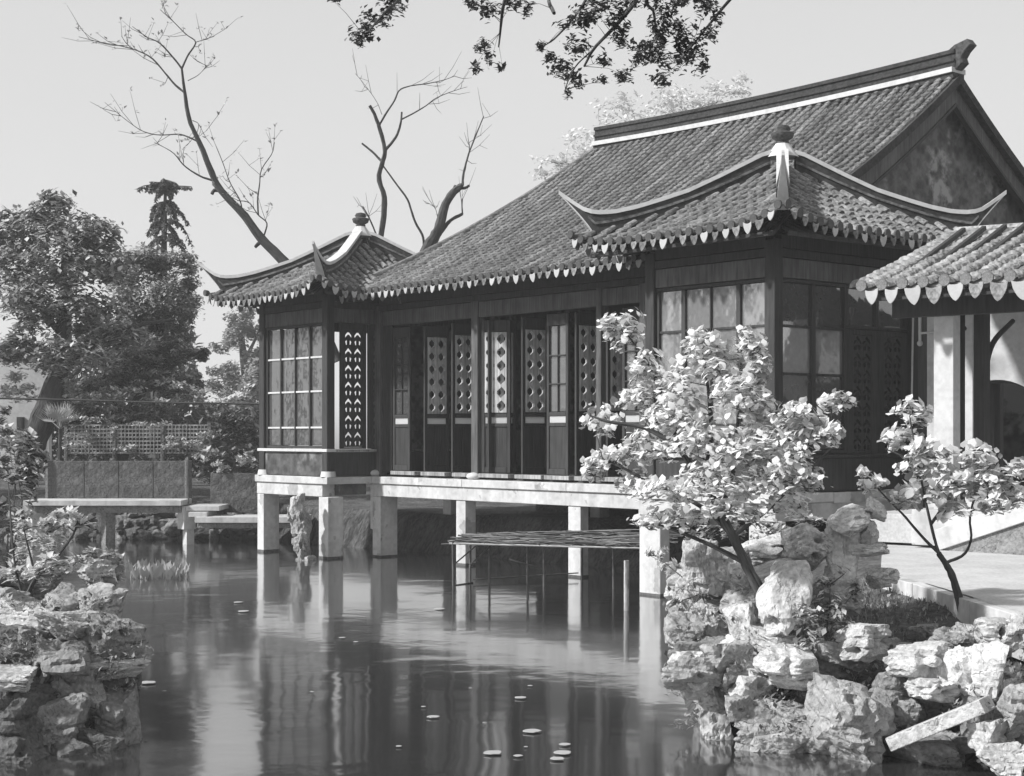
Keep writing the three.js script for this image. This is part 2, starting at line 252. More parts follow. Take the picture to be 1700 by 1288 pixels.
function doorLeaf(parent, x, z, turn, flat) {                     // hinge at x z; turned about it
  const g = part('door_leaf', parent, V(x, 0, z)); g.rotation.y = turn;
  const off = 0.27; const m = flat ? M.wood : M.woodDark;
  for (const [n, geo, mm] of [['crossbar', LEAF.cross2, M.woodDark], ['frame', LEAF.frame, M.wood], ['waist_panel', LEAF.waist, M.paper], ['kick_panel', LEAF.kick, flat ? M.wood : M.woodDark], ['crossbar', LEAF.cross, M.woodDark]]) mesh(n, geo, mm, g, V(off, 0, 0));
  if (flat) { mesh('pane', span(-0.2, 0.2, 2.69, 4.1, -0.02, -0.012, 0), M.pane, g, V(off, 0, 0)); mesh('glazing_bar', span(-0.012, 0.012, 2.69, 4.1, -0.012, 0.015, 0.004), M.wood, g, V(off, 0, 0)); }
  else mesh('lattice', LAT_LEAF, M.lattice, g, V(off, 2.69, 0));
  return g;
}

// ---------------------------------------------------------------- the hall
const ZR = -21.57, ZE = -16.45, XL = -22.9, XLE = -24.75, XR = -14.6, Y_RIDGE = 7.99, Y_EAVE = 4.9;
const sag = t => Y_RIDGE - (Y_RIDGE - Y_EAVE) * (1.28 * t - 0.28 * t * t);
const hall = thing('garden_hall', 'long dark timber hall with high tiled roof and open lattice doors above the pond', 'hall');
{
  const hipX = t => XL + (XLE - XL) * t;
  const front = grid(40, 16, (u, t) => { const x0 = hipX(t); return V(lerp(x0, XR, u), sag(t), lerp(ZR, ZE, t)); }, [10.7, 5.2]);
  const back = grid(10, 16, (u, t) => { const x0 = hipX(t); return V(lerp(XR, x0, u), sag(t), lerp(ZR, 2 * ZR - ZE, t)); }, [10.7, 5.2]);
  const left = grid(10, 16, (u, t) => V(hipX(t), sag(t), lerp(2 * ZR - lerp(ZR, ZE, t), lerp(ZR, ZE, t), u)), [5, 4]);
  const roof = mesh('roof', merge([front, back, left]), M.roofHall, hall);
  const R = rng(11), ends = [];
  for (let x = XLE + 0.1, i = 0; x < XR; x += 0.2, i++) {
    const t0 = x < XL ? (XL - x) / (XL - XLE) : 0, pts = []; if (t0 > 0.97) continue;
    for (let k = 0; k <= 8; k++) { const t = lerp(t0, 1.01, k / 8); pts.push(V(x + (R() - 0.5) * 0.012, sag(t) + 0.02 + (R() - 0.5) * 0.008, lerp(ZR + 0.08, ZE, t))); }
    mesh('tile_row', rowGeo(pts, 0.05, i + 3, 0.15), tileMats[hash(i, 4, 4) * 4 | 0], roof); ends.push(pts[8].clone().add(V(0, 0, 0.02)));
  }
  eaveTiles(roof, ends, 0, 5);
  // hip at the far left end
  const hp = []; for (let k = 0; k <= 10; k++) { const t = k / 10; hp.push(V(hipX(t), sag(t) + 0.05, lerp(ZR, ZE, t))); }
  mesh('hip_ridge', tube(hp, hp.map(() => 0.075), 8), M.tileB, roof);
  // main ridge: body of stacked tiles, pale lime line below, end ornament
  const ry = u => 8.07 + 0.07 * (2 * u - 1) ** 2;
  const rib = (y0, y1, hw, mm, name) => { const gs = []; for (let k = 0; k < 16; k++) { const u0 = k / 16, u1 = (k + 1) / 16, x0 = lerp(XL - 0.04, XR + 0.02, u0), x1 = lerp(XL - 0.04, XR + 0.02, u1); const g = span(x0, x1, 0, y1 - y0, ZR - hw, ZR + hw, 0); const p = g.attributes.position; for (let i = 0; i < p.count; i++) p.setY(i, p.getY(i) + y0 - 7.83 + ry(lerp(u0, u1, (p.getX(i) - x0) / (x1 - x0)))); gs.push(g); } const o = mesh(name, merge(gs), mm, roof); return o; };
  rib(7.66, 7.75, 0.15, M.ridge, 'ridge_base'); rib(7.75, 7.83, 0.19, M.lime, 'ridge_line'); rib(7.83, 7.93, 0.11, M.ridge, 'ridge_body'); rib(7.93, 7.97, 0.14, M.ridge, 'ridge_moulding'); rib(7.97, 8.06, 0.1, M.ridge, 'ridge_body'); rib(8.06, 8.12, 0.13, M.ridge, 'ridge_top');
  const s = new THREE.Shape(); [[-0.3, 0], [0.05, 0], [0.16, 0.08], [0.13, 0.16], [0.2, 0.26], [0.3, 0.34], [0.24, 0.42], [0.02, 0.37], [-0.1, 0.3], [-0.3, 0.27]].forEach(([a, b], i) => i ? s.lineTo(a, b) : s.moveTo(a, b));
  const og = new THREE.ExtrudeGeometry(s, { depth: 0.16, bevelEnabled: true, bevelSize: 0.015, bevelThickness: 0.015, bevelSegments: 1 }); og.translate(XR - 0.02, ry(1) - 0.02, ZR - 0.08); mesh('ridge_ornament', uvBox(og), M.endTile, roof);
  // gable on the right
  const gs = new THREE.Shape(), zr = -(ZR), N = 12, pts = [];
  for (let k = 0; k <= N; k++) pts.push([-lerp(ZE - 0.75, ZR, k / N), sag(1 - k / N * 1) - 0.1]);
  const ptsF = []; for (let k = 0; k <= N; k++) { const t = lerp(0.82, 0, k / N); ptsF.push([-lerp(ZR, ZE, t), sag(t) - 0.06]); } for (let k = 1; k <= N; k++) { const t = lerp(0, 0.82, k / N); ptsF.push([-lerp(ZR, 2 * ZR - ZE, t), sag(t) - 0.06]); }
  ptsF.forEach(([a, b], i) => i ? gs.lineTo(a, b) : gs.moveTo(a, b)); gs.lineTo(ptsF[ptsF.length - 1][0], 4.6); gs.lineTo(ptsF[0][0], 4.6); gs.closePath();
  const gg = new THREE.ExtrudeGeometry(gs, { depth: 0.14, bevelEnabled: false }); gg.rotateY(Math.PI / 2); mesh('gable_wall', uvBox(gg), M.gable, hall, V(XR - 0.46, 0, 0));
  for (const dir of [1, -1]) {
    const strip = (d0, d1, x0, x1) => { const a = []; for (let k = 0; k < 14; k++) { const t0 = k / 14, t1 = (k + 1) / 14; const z = t => dir > 0 ? lerp(ZR, ZE, t) : lerp(ZR, 2 * ZR - ZE, t); const P = [V(x0, sag(t0) - d0, z(t0)), V(x0, sag(t1) - d0, z(t1)), V(x0, sag(t1) - d1, z(t1)), V(x0, sag(t0) - d1, z(t0))]; const Q = P.map(p => p.clone().setX(x1)); const quad = (A, B, C, D) => { const g = new THREE.BufferGeometry(); g.setAttribute('position', new THREE.Float32BufferAttribute([A, B, C, A, C, D].flatMap(p => [p.x, p.y, p.z]), 3)); return uvBox(g); }; a.push(quad(P[0], P[1], P[2], P[3]), quad(Q[0], Q[3], Q[2], Q[1]), quad(P[0], Q[0], Q[1], P[1]), quad(P[3], P[2], Q[2], Q[3])); } return merge(a); };
    mesh('bargeboard', strip(0.13, 0.4, XR - 0.1, XR - 0.05), M.woodPale, hall);
    mesh('verge_tile', strip(-0.05, 0.1, XR - 0.06, XR + 0.06), M.ridge, hall);
    mesh('verge_batten', strip(0.4, 0.45, XR - 0.12, XR - 0.02), M.woodDark, hall);
  }
  // walls and floor
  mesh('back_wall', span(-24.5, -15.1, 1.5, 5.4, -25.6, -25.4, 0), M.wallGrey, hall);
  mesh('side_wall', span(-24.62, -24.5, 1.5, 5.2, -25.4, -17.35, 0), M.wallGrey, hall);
  mesh('side_wall', span(XR - 0.46, XR - 0.34, 1.3, 4.59, -25.4, -17.4, 0), M.woodDark, hall);
  mesh('floor', span(-24.45, -14.5, 1.35, 1.56, -24.2, -17.4, 0), M.woodDark, hall);
  mesh('ceiling', span(-24.4, -14.5, 4.95, 5.0, -24.2, -17.5, 0), M.woodDark, hall);
  // front: posts, lintel, threshold
  const zf = -17.25, X = px => onZ(px, zf);
  for (const [a, b] of [[617, 632], [783, 794], [990, 999], [1062, 1082]]) mesh('column', span(X(a), X(b), 1.53, 4.75, zf - 0.16, zf + 0.02, 0.02), M.woodPale, hall);
  for (const px of [624, 788]) { const cb = new THREE.SphereGeometry(0.14, 14, 8); cb.scale(1, 0.5, 0.9); cb.translate(X(px), 1.575, zf + 0.02); mesh('column_base', clean(cb), M.lime, hall); }
  mesh('wall_board', span(X(633), X(648), 1.6, 4.36, zf - 0.1, zf - 0.03), M.wood, hall);
  mesh('lintel', span(X(630), X(1084), 4.36, 4.63, zf - 0.12, zf - 0.01), M.woodPale, hall);
  mesh('lintel', span(X(630), X(1084), 4.64, 4.74, zf - 0.1, zf + 0.03), M.wood, hall);
  mesh('eave_beam', span(XLE + 0.4, XR - 0.2, 4.75, 5.0, zf - 0.14, zf + 0.04), M.woodDark, hall);
  mesh('eave_board', span(XLE + 0.15, XR - 0.1, 4.8, 4.86, ZE - 0.09, ZE - 0.05), M.woodDark, hall);
  for (let x = XLE + 0.3; x < -16.2; x += 0.28) { const a = V(x, sag(1) - 0.07, ZE - 0.06), b = V(x, sag(0.8) - 0.08, lerp(ZR, ZE, 0.8)); bar(a, b, 0.06, 0.06, M.woodDark, 'rafter', hall); }
  for (const [a, b] of [[650, 690], [700, 740], [752, 782], [796, 845], [856, 900], [905, 946], [955, 988], [1000, 1060]]) mesh('threshold', span(X(a), X(b), 1.56, 1.63, zf - 0.13, zf + 0.03), M.rail, hall);
  // door leaves: flat ones in the plane of the front, the rest swung inwards
  for (const [px, turn, flat] of [[650, 0, 1], [700, 1.48, 0], [746, 1.53, 0], [796, 0.55, 0], [806, 1.3, 0], [862, 1.45, 0], [905, 0, 1], [951, 1.5, 0], [1003, 1.52, 0], [1030, 0.06, 1]]) doorLeaf(hall, X(px), zf - 0.05, turn, flat);
}

// ---------------------------------------------------------------- the two corner pavilions
const HIP_TOP = [[0, 6.4], [0.08, 6.38], [0.2, 6.2], [0.3, 6.05], [0.45, 5.84], [0.58, 5.71], [0.7, 5.6], [0.81, 5.53], [0.9, 5.52], [0.96, 5.58], [1.02, 5.71], [1.07, 5.82]];
function pavilion(o) {
  const { cx, cz, dy = 0 } = o, hx = 1.95, hz = 2.3, wx = 1.12, wz = 1.5, YA = 6.2 + dy;
  const P = thing('corner_pavilion', o.label, 'pavilion', 'upturned-roof pavilions at the two ends of the hall');
  const yb = s => YA - 1.23 * (1.25 * s - 0.25 * s * s), lift = (a, s) => 0.2 * Math.abs(a) ** 5 * s * s, flare = (a, s) => 1 + 0.03 * Math.abs(a) ** 6 * s;
  const dirs = [[0, 1], [1, 0], [0, -1], [-1, 0]];
  const sp = (q, a, s) => { const [dx, dz] = dirs[q], e = flare(a, s); return dx === 0 ? V(cx + a * s * hx * dz * e, yb(s) + lift(a, s), cz + dz * s * hz * e) : V(cx + dx * s * hx * e, yb(s) + lift(a, s), cz - a * s * hz * dx * e); };
  const roof = mesh('roof', merge([0, 1, 2, 3].map(q => grid(24, 14, (u, s) => sp(q, u * 2 - 1, Math.max(s, 0.001)), [4, 2.4]))), M.roof, P);
  for (const q of [0, 1, 3]) {                                    // the slope turned to the hall's back is never seen
    const half = q % 2 ? hz : hx, ends = [], R = rng(30 + q + o.seed);
    const n = Math.round(half / 0.2);
    for (let i = -n; i <= n; i++) {
      const uo = i * half / (n + 0.35), s0 = Math.max(0.06, Math.abs(uo) / half + 0.03), pts = []; if (s0 > 0.96) { ends.push(sp(q, uo / half, 1.0).add(V(0, 0.03, 0))); continue; }
      for (let k = 0; k <= 6; k++) { const s = lerp(s0, 1.012, k / 6); pts.push(sp(q, clamp(uo / (s * half), -1, 1), s).add(V((R() - 0.5) * 0.008, 0.022, (R() - 0.5) * 0.008))); }
      mesh('tile_row', rowGeo(pts, 0.06, i + 40 * q + o.seed), tileMats[(i * 5 + 90 + q) % 4], roof); ends.push(pts[6].clone());
    }
    const [dx, dz] = dirs[q]; ends.forEach(e => e.add(V(dx * 0.015, 0, dz * 0.015)));
    eaveTiles(roof, ends, Math.atan2(dx, dz), 60 + q + o.seed);
  }
  // four upswept hip ridges
  for (const [sx, sz] of [[-1, 1], [1, 1], [1, -1], [-1, -1]]) {
    const H = part('hip_ridge', roof), along = V(sx * hx, 0, sz * hz), acr = V(-sz * hz, 0, sx * hx).normalize();
    const top = s => interp(HIP_TOP, s) + dy, low = s => s < 0.9 ? yb(s) + lift(1, s) - 0.04 : lerp(yb(0.9) + lift(1, 0.9) - 0.04, 5.8 + dy, ((s - 0.9) / 0.17) ** 0.85);
    const ribbon = (f0, f1, w, s0 = 0.06, s1 = 1.07, taper = 1) => {
      const K = 26, Pp = [], I = [];
      for (let k = 0; k <= K; k++) { const s = lerp(s0, s1, k / K), c = V(cx, 0, cz).addScaledVector(along, s), ww = w * (1 - taper * 0.8 * sstep(0.9, 1.07, s)); for (const [a, y] of [[-ww, f0(s)], [ww, f0(s)], [ww, f1(s)], [-ww, f1(s)]]) { const p = c.clone().addScaledVector(acr, a); Pp.push(p.x, y, p.z); } }
      for (let k = 0; k < K; k++) for (let e = 0; e < 4; e++) { const a = k * 4 + e, b = k * 4 + (e + 1) % 4; I.push(a, b, a + 4, b, b + 4, a + 4); }
      I.push(0, 2, 1, 0, 3, 2); const z = K * 4; I.push(z, z + 1, z + 2, z, z + 2, z + 3);
      const g = new THREE.BufferGeometry(); g.setAttribute('position', new THREE.Float32BufferAttribute(Pp, 3)); g.setIndex(I); return uvBox(g);
    };
    mesh('ridge_body', ribbon(low, s => Math.max(top(s) - 0.05, low(s) + 0.004), 0.065), M.ridge, H);
    mesh('ridge_cap', ribbon(s => top(s) - 0.048, s => top(s) + 0.012, 0.085), M.lime, H);
    mesh('ridge_moulding', ribbon(s => lerp(low(s), top(s), 0.42), s => lerp(low(s), top(s), 0.42) + 0.035, 0.085, 0.06, 0.93, 0), M.tileB, H);
    mesh('horn_face', ribbon(s => low(s) - 0.022, s => low(s) - 0.002, 0.075, 0.9, 1.068), M.lime, H);
  }
  { // plaster cap and turned finial
    const b = new THREE.CylinderGeometry(0.1, 0.24, 0.2, 12, 1); b.translate(cx, 6.4 + dy, cz); mesh('finial_base', uvBox(b), M.lime, roof);
    const l = new THREE.LatheGeometry([[0.0, 0], [0.09, 0], [0.1, 0.03], [0.08, 0.05], [0.15, 0.09], [0.17, 0.15], [0.16, 0.17], [0.09, 0.19], [0.12, 0.22], [0.09, 0.27], [0, 0.29]].map(([a, b]) => new THREE.Vector2(a, b)), 16); l.translate(cx, 6.49 + dy, cz); mesh('finial', clean(l), M.endTile, roof);
  }
  // timber frame
  const x0 = cx - wx, x1 = cx + wx, zf = cz + wz, zb = cz - wz;
  for (const [x, z] of [[x0, zf], [x1, zf], [x1, zb], [x0, zb]]) {
    mesh('column', span(x - 0.09, x + 0.09, 1.53, 4.9, z - 0.09, z + 0.09, 0.02), M.wood, P);
    const base = new THREE.CylinderGeometry(0.13, 0.15, 0.1, 12); base.translate(x, 1.572, z); mesh('column_base', clean(base), M.lime, P);
  }
  const beam = (y0, y1, t, mm, name) => { for (const z of [zf, zb]) mesh(name, span(x0 + 0.091, x1 - 0.091, y0, y1, z - t, z + t), mm, P); for (const x of [x0, x1]) mesh(name, span(x - t, x + t, y0, y1, zb + 0.091, zf - 0.091), mm, P); };
  beam(4.4, 4.66, 0.055, M.woodPale, 'lintel'); beam(4.67, 4.78, 0.075, M.wood, 'lintel'); beam(4.79, 4.98, 0.06, M.woodDark, 'eave_beam');
  mesh('floor', span(x0 + 0.1, x1 - 0.1, 1.53, 1.56, zb + 0.1, zf - 0.1, 0), M.woodDark, P);
  mesh('ceiling', span(x0 + 0.1, x1 - 0.1, 4.84, 4.88, zb + 0.1, zf - 0.1, 0), M.woodDark, P);
  for (const [z, s] of [[cz + hz - 0.12, 1]]) mesh('eave_board', span(cx - hx + 0.25, cx + hx - 0.25, 4.84, 4.9, z - 0.02, z + 0.02), M.woodDark, P);
  mesh('eave_board', span(cx + hx - 0.14, cx + hx - 0.1, 4.84, 4.9, cz - hz + 0.25, cz + hz - 0.25), M.woodDark, P);
  for (let a = -1.7; a < 1.75; a += 0.26) bar(V(cx + a, 4.86, cz + hz - 0.1), V(cx + a * 0.7, 5.22, cz + wz - 0.2), 0.055, 0.055, M.woodDark, 'rafter', P);
  for (let a = -2.0; a < 2.05; a += 0.26) bar(V(cx + hx - 0.1, 4.86, cz + a), V(cx + wx - 0.2, 5.22, cz + a * 0.75), 0.055, 0.055, M.woodDark, 'rafter', P);
  o.walls(P, { x0, x1, zf, zb, cx, cz, wx, wz });
  return P;
}
const ROWS = [2.44, 3.12, 3.76];
pavilion({
  cx: -25.66, cz: -17.7, dy: -0.09, seed: 100, label: 'small pavilion at the far left end of the hall beside the zigzag bridge',
  walls(P, { x0, x1, zf, zb, cx, cz, wx, wz }) {
    mesh('low_wall', span(x0 + 0.091, x1 - 0.091, 1.53, 1.98, zf - 0.06, zf + 0.05), M.wallGrey, P);
    mesh('low_wall', span(x1 - 0.05, x1 + 0.06, 1.53, 1.98, zb + 0.091, zf - 0.091), M.wood, P);
    mesh('sill', span(x0 - 0.12, x1 + 0.11, 1.985, 2.04, zf - 0.1, zf + 0.11), M.lime, P);
    mesh('sill', span(x1 - 0.08, x1 + 0.09, 1.985, 2.03, zb + 0.1, zf - 0.1), M.rail, P);
    windowPart(P, { pos: V(cx, 0, zf), turn: 0, w: 2 * wx - 0.19, y0: 2.05, y1: 4.39, cols: 4, rows: ROWS, thin: [2], pane: M.pane, railMat: M.lime });
    for (const z of [cz + 0.95, cz + 0.32, cz - 0.31, cz - 0.94]) { const g = part('lattice_window', P, V(x1, 0, z)); g.rotation.y = Math.PI / 2; mesh('frame', merge([span(-0.29, -0.215, 2.04, 4.39, -0.03, 0.03), span(0.215, 0.29, 2.04, 4.39, -0.03, 0.03), span(-0.214, 0.214, 4.28, 4.39, -0.03, 0.03), span(-0.214, 0.214, 2.04, 2.07, -0.03, 0.03)]), M.woodDark, g); mesh('lattice', LAT_PAV, M.woodDark, g, V(0, 2.075, 0)); }
  },
});
pavilion({
  cx: -14.85, cz: -17.6, seed: 200, label: 'large corner pavilion at the right end of the hall, half hidden by the pale shrub',
  walls(P, { x0, x1, zf, zb, cx, cz, wx, wz }) {
    mesh('low_wall', span(x0 + 0.091, x1 - 0.091, 1.53, 1.98, zf - 0.06, zf + 0.05), M.wood, P);
    mesh('low_wall', span(x1 - 0.05, x1 + 0.06, 1.53, 1.98, zb + 0.091, zf - 0.091), M.woodDark, P);
    mesh('sill', span(x0 - 0.1, x1 + 0.11, 1.985, 2.04, zf - 0.1, zf + 0.11), M.rail, P);
    mesh('sill', span(x1 - 0.08, x1 + 0.09, 1.985, 2.03, zb + 0.1, zf - 0.1), M.wood, P);
    windowPart(P, { pos: V(cx, 0, zf), turn: 0, w: 2 * wx - 0.19, y0: 2.05, y1: 4.39, cols: 4, rows: ROWS, thin: [2], pane: M.panePale, mull: 0.075 });
    const wlen = 2 * wz - 0.19;
    windowPart(P, { pos: V(x1, 0, zf - 0.095 - wlen / 4), turn: Math.PI / 2, w: wlen / 2, y0: 2.05, y1: 4.39, cols: 2, rows: ROWS, paneAt: (i, j) => j === 2 ? M.panePale : M.pane, mull: 0.085 });  // one pane row is paler: the white wall's reflection put into its colour
    windowPart(P, { pos: V(x1, 0, zb + 0.095 + wlen / 4), turn: Math.PI / 2, w: wlen / 2, y0: 3.78, y1: 4.39, cols: 2, rows: [], pane: M.pane, mull: 0.07 });
    for (const k of [0, 1]) { const z = zb + 0.095 + wlen / 8 + k * wlen / 4, g = part('lattice_window', P, V(x1, 0, z)), h = wlen / 8; g.rotation.y = Math.PI / 2; mesh('frame', merge([span(-h, -0.21, 2.04, 3.77, -0.03, 0.03), span(0.21, h, 2.04, 3.77, -0.03, 0.03), span(-0.209, 0.209, 3.7, 3.77, -0.03, 0.03), span(-0.209, 0.209, 2.04, 2.07, -0.03, 0.03)]), M.woodDark, g); const l = mesh('lattice', LAT_PAV, M.woodDark, g, V(0, 2.075, 0)); l.scale.y = 1.62 / 2.2; }
    // pale drain pipe on the rear corner post
    const pipe = part('drain_pipe', P); const a = at(1527, 505, 21.5), b = at(1527, 570, 21.5), c = at(1556, 551, 21.2), d = at(1527, 553, 21.5);
    mesh('pipe', merge([tube([a, b], [0.022, 0.022], 8), tube([d, c], [0.016, 0.016], 8), tube([at(1516, 505, 22), at(1513, 690, 22)], [0.014, 0.014], 7)]), M.lime, pipe);
    mesh('elbow', clean(new THREE.SphereGeometry(0.04, 10, 8)), M.lime, pipe, b);
  },
});

// ---------------------------------------------------------------- stone deck on posts
{
  const D = thing('stone_deck', 'white stone deck on square posts standing in the pond below the hall', 'deck');
  const zH = -17.08, zL = -16.08, zRr = -15.96, xa = -26.98, xb = -24.4, xc = -16.2, xd = -13.6;
  const slab = (x0, x1, z0, z1, n) => { for (let i = 0; i < n; i++) mesh('edge_stone', span(lerp(x0, x1, i / n) + 0.003, lerp(x0, x1, (i + 1) / n) - 0.003, 1.385, 1.52, z0, z1, 0.012), M.deck, D); };
  slab(xa, xb, -17.2, zL, 1); slab(xb + 0.002, xc - 0.002, -17.9, zH, 3); slab(xc, xd, -17.2, zRr, 2);
  mesh('deck_slab', span(xa, xb, 1.37, 1.515, -19.4, -17.203, 0), M.deck, D); mesh('deck_slab', span(xb + 0.002, xc - 0.002, 1.3, 1.34, -24, -17.9, 0), M.post, D); mesh('deck_slab', span(xc, xd, 1.37, 1.515, -19.4, -17.203, 0), M.deck, D);
  const beams = [[xa + 0.02, xb - 0.22, zL - 0.04], [xb - 0.04, xc + 0.3, zH - 0.04], [xc + 0.02, xd - 0.02, zRr - 0.04]];
  for (const [x0, x1, z] of beams) mesh('beam', span(x0, x1, 1.15, 1.383, z - 0.28, z, 0.012), M.deck, D);
  mesh('side_beam', span(xb - 0.3, xb - 0.06, 1.18, 1.383, -17.0, zL - 0.33, 0.01), M.wallGrey, D);
  mesh('side_beam', span(xd - 0.3, xd - 0.04, 1.15, 1.383, -19.3, zRr - 0.33, 0.01), M.deck, D);
  const posts = [[xa + 0.02, zL - 0.05, 0.24, 0.36], [xb - 0.36, zL - 0.05, 0.32, 0.34], [-24.46, zH - 0.06, 0.26, 0.4], [-21.9, zH - 0.06, 0.27, 0.24], [-18.95, zH - 0.06, 0.3, 0.18], [xc + 0.02, zRr - 0.06, 0.42, 0.2], [xd - 0.5, zRr - 0.06, 0.4, 0.3]];
  for (const [x, z, w, d] of posts) { mesh('post', span(x, x + w, -0.8, 1.149, z - d, z, 0.015), M.post, D); mesh('algae_band', span(x - 0.004, x + w + 0.004, -0.3, 0.035 + 0.02 * hash(x * 50 | 0, 1, 1), z - d - 0.004, z + 0.004, 0.015), M.rockE, D); }
  for (const [x, z] of [[xa + 0.5, -18.5], [xb - 0.3, -19], [-21.5, -20], [-18.5, -20]]) mesh('post', span(x, x + 0.26, -0.8, 1.29, z - 0.26, z, 0.015), M.post, D);
  mesh('back_wall', span(-24.3, -13.2, -0.8, 1.29, -21.4, -21.1, 0), M.rockD, D);
}

// ---------------------------------------------------------------- covered walkway and white garden wall at the right
{
  const e = Rt.clone().multiplyScalar(0.77).addScaledVector(F, -0.64).normalize(), q = Rt.clone().multiplyScalar(0.64).addScaledVector(F, 0.77).normalize();
  const O = at(1436, 480, 18.8), W = (a, b, y) => V(O.x + e.x * a + q.x * b, y, O.z + e.z * a + q.z * b), turn = Math.atan2(-q.x, -q.z);
  const wk = thing('covered_walkway', 'low covered walkway with pale tiled roof joining the right side of the large pavilion', 'walkway');
  const LEN = 4.6, RUN = 2.75, yE = 4.02, yR = 4.93, prof = t => lerp(yE, yR, 0.9 * t + 0.1 * t * t);
  const fr = grid(4, 10, (u, t) => W(u * LEN - 0.05, t * RUN, prof(t)), [LEN, 3]), bk = grid(4, 10, (u, t) => W(LEN - u * LEN - 0.05, RUN * 2 - t * RUN, prof(t)), [LEN, 3]);
  const roof = mesh('roof', merge([fr, bk]), M.roofPale, wk), R = rng(71), ends = [];
  for (let i = 0; i * 0.26 < LEN; i++) { const pts = []; for (let k = 0; k <= 8; k++) pts.push(W(i * 0.26 + (R() - 0.5) * 0.012, RUN - 0.04 - k / 8 * (RUN + 0.02), prof(1 - k / 8) + 0.02)); mesh('tile_row', rowGeo(pts, 0.072, i + 900, 0.19), paleMats[i % 3], roof); ends.push(pts[8].clone().addScaledVector(q, -0.02)); }
  eaveTiles(roof, ends, turn, 77, true);
  const rg = []; for (let k = 0; k <= 10; k++) rg.push(W(k / 10 * LEN - 0.08, RUN, yR + 0.03 + 0.04 * (1 - k / 10) ** 3));
  mesh('ridge', tube(rg, rg.map(() => 0.075), 8), M.tilePaleB, roof);
  mesh('verge_tile', rowGeo([0, 1, 2, 3, 4].map(k => W(-0.09, RUN - k / 4 * (RUN + 0.03), prof(1 - k / 4) + 0.035)), 0.095, 990, 0.19), M.tilePale, roof);
  const box = (name, a0, a1, b0, b1, y0, y1, m, parent = wk) => { const g = bx(a1 - a0, y1 - y0, b1 - b0, 0, 0, 0); const o = mesh(name, g, m, parent, W((a0 + a1) / 2, (b0 + b1) / 2, (y0 + y1) / 2)); o.rotation.y = turn; return o; };
  box('eave_beam', 0.1, LEN - 0.1, 0.5, 0.62, 3.72, 3.98, M.woodDark);
  box('eave_board', 0, LEN - 0.1, 0.09, 0.12, 3.9, 3.98, M.woodDark);
  for (let i = 0; i < 16; i++) bar(W(0.12 + i * 0.28, 0.1, 3.97), W(0.12 + i * 0.28, RUN - 0.2, 5.0), 0.06, 0.06, M.woodDark, 'rafter', wk);
  const col = (px, b, w, m, name, y1 = 3.95) => { // a post whose foot stands b metres in from the eave, seen at px
    const r = ray(px), den = r.x * e.z - r.z * e.x, ox = O.x + q.x * b, oz = O.z + q.z * b, d = (ox * e.z - oz * e.x) / den, a = ((r.x * d - ox) * e.x + (r.z * d - oz) * e.z); return box(name, a - w / 2, a + w / 2, b - 0.1, b + 0.1, 1.2, y1, m); };
  col(1572, 0.7, 0.25, M.wall, 'white_pillar'); col(1593, 1.2, 0.06, M.woodDark, 'post'); col(1612, 1.9, 0.13, M.wall, 'white_pillar'); col(1630, 1.2, 0.13, M.woodDark, 'post'); col(1652, 3.5, 0.06, M.wood, 'post', 3.0);
  const br = (a, b, c, name) => mesh(name, tube([a, b, c], [0.035, 0.035, 0.03], 6, 0, 1, 4), M.woodDark, wk);
  br(at(1556, 578, 19.3), at(1572, 556, 19.4), at(1602, 545, 19.6), 'bracket'); br(at(1634, 620, 19.3), at(1648, 570, 19.4), at(1682, 532, 19.6), 'bracket');
  box('floor', -0.2, LEN, 0.4, 4.6, 1.0, 1.35, M.pave);
  box('plinth', 0.5, LEN, 0.2, 0.398, 1.0, 1.42, M.deck);
  // wall with a moon gate behind the walkway
  const gw = thing('garden_wall', 'white garden wall with round moon gate seen under the walkway roof', 'wall');
  const s = new THREE.Shape(); s.moveTo(-0.55, 0); s.lineTo(6, 0); s.lineTo(6, 3.0); s.lineTo(-0.55, 3.0); s.closePath();
  const mk = (c, r, yc) => { const h = new THREE.Path(); h.absarc(c, yc, r, 0, Math.PI * 2, true); return h; };
  const rr = ray(1664), b = 3.1, den = rr.x * e.z - rr.z * e.x, ox = O.x + q.x * b, oz = O.z + q.z * b, d0 = (ox * e.z - oz * e.x) / den, gx = (rr.x * d0 - ox) * e.x + (rr.z * d0 - oz) * e.z;
  s.holes.push(mk(gx, 0.78, 1.25));
  const g = new THREE.ExtrudeGeometry(s, { depth: 0.22, bevelEnabled: false, curveSegments: 24 }); const wl = mesh('wall', uvBox(g), M.wall, gw, W(0, b, 1.0)); wl.rotation.y = Math.atan2(-e.z, e.x);
  const tr = new THREE.TorusGeometry(0.82, 0.08, 8, 48); const rim = mesh('gate_rim', clean(tr), M.ridge, gw, W(gx, b - 0.02, 2.25)); rim.rotation.y = turn;
  const cp = mesh('coping', bx(5.8, 0.14, 0.42), M.ridge, gw, W(3.2, b + 0.02, 4.07)); cp.rotation.y = turn;
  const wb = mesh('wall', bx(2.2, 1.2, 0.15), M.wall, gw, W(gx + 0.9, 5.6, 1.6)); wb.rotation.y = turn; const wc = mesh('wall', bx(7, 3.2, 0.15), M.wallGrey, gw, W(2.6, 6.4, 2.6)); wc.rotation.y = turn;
  const wt = mesh('plaque', bx(0.75, 0.4, 0.06), M.rockE, gw, W(gx + 0.12, b - 0.03, 3.62)); wt.rotation.y = turn;
}

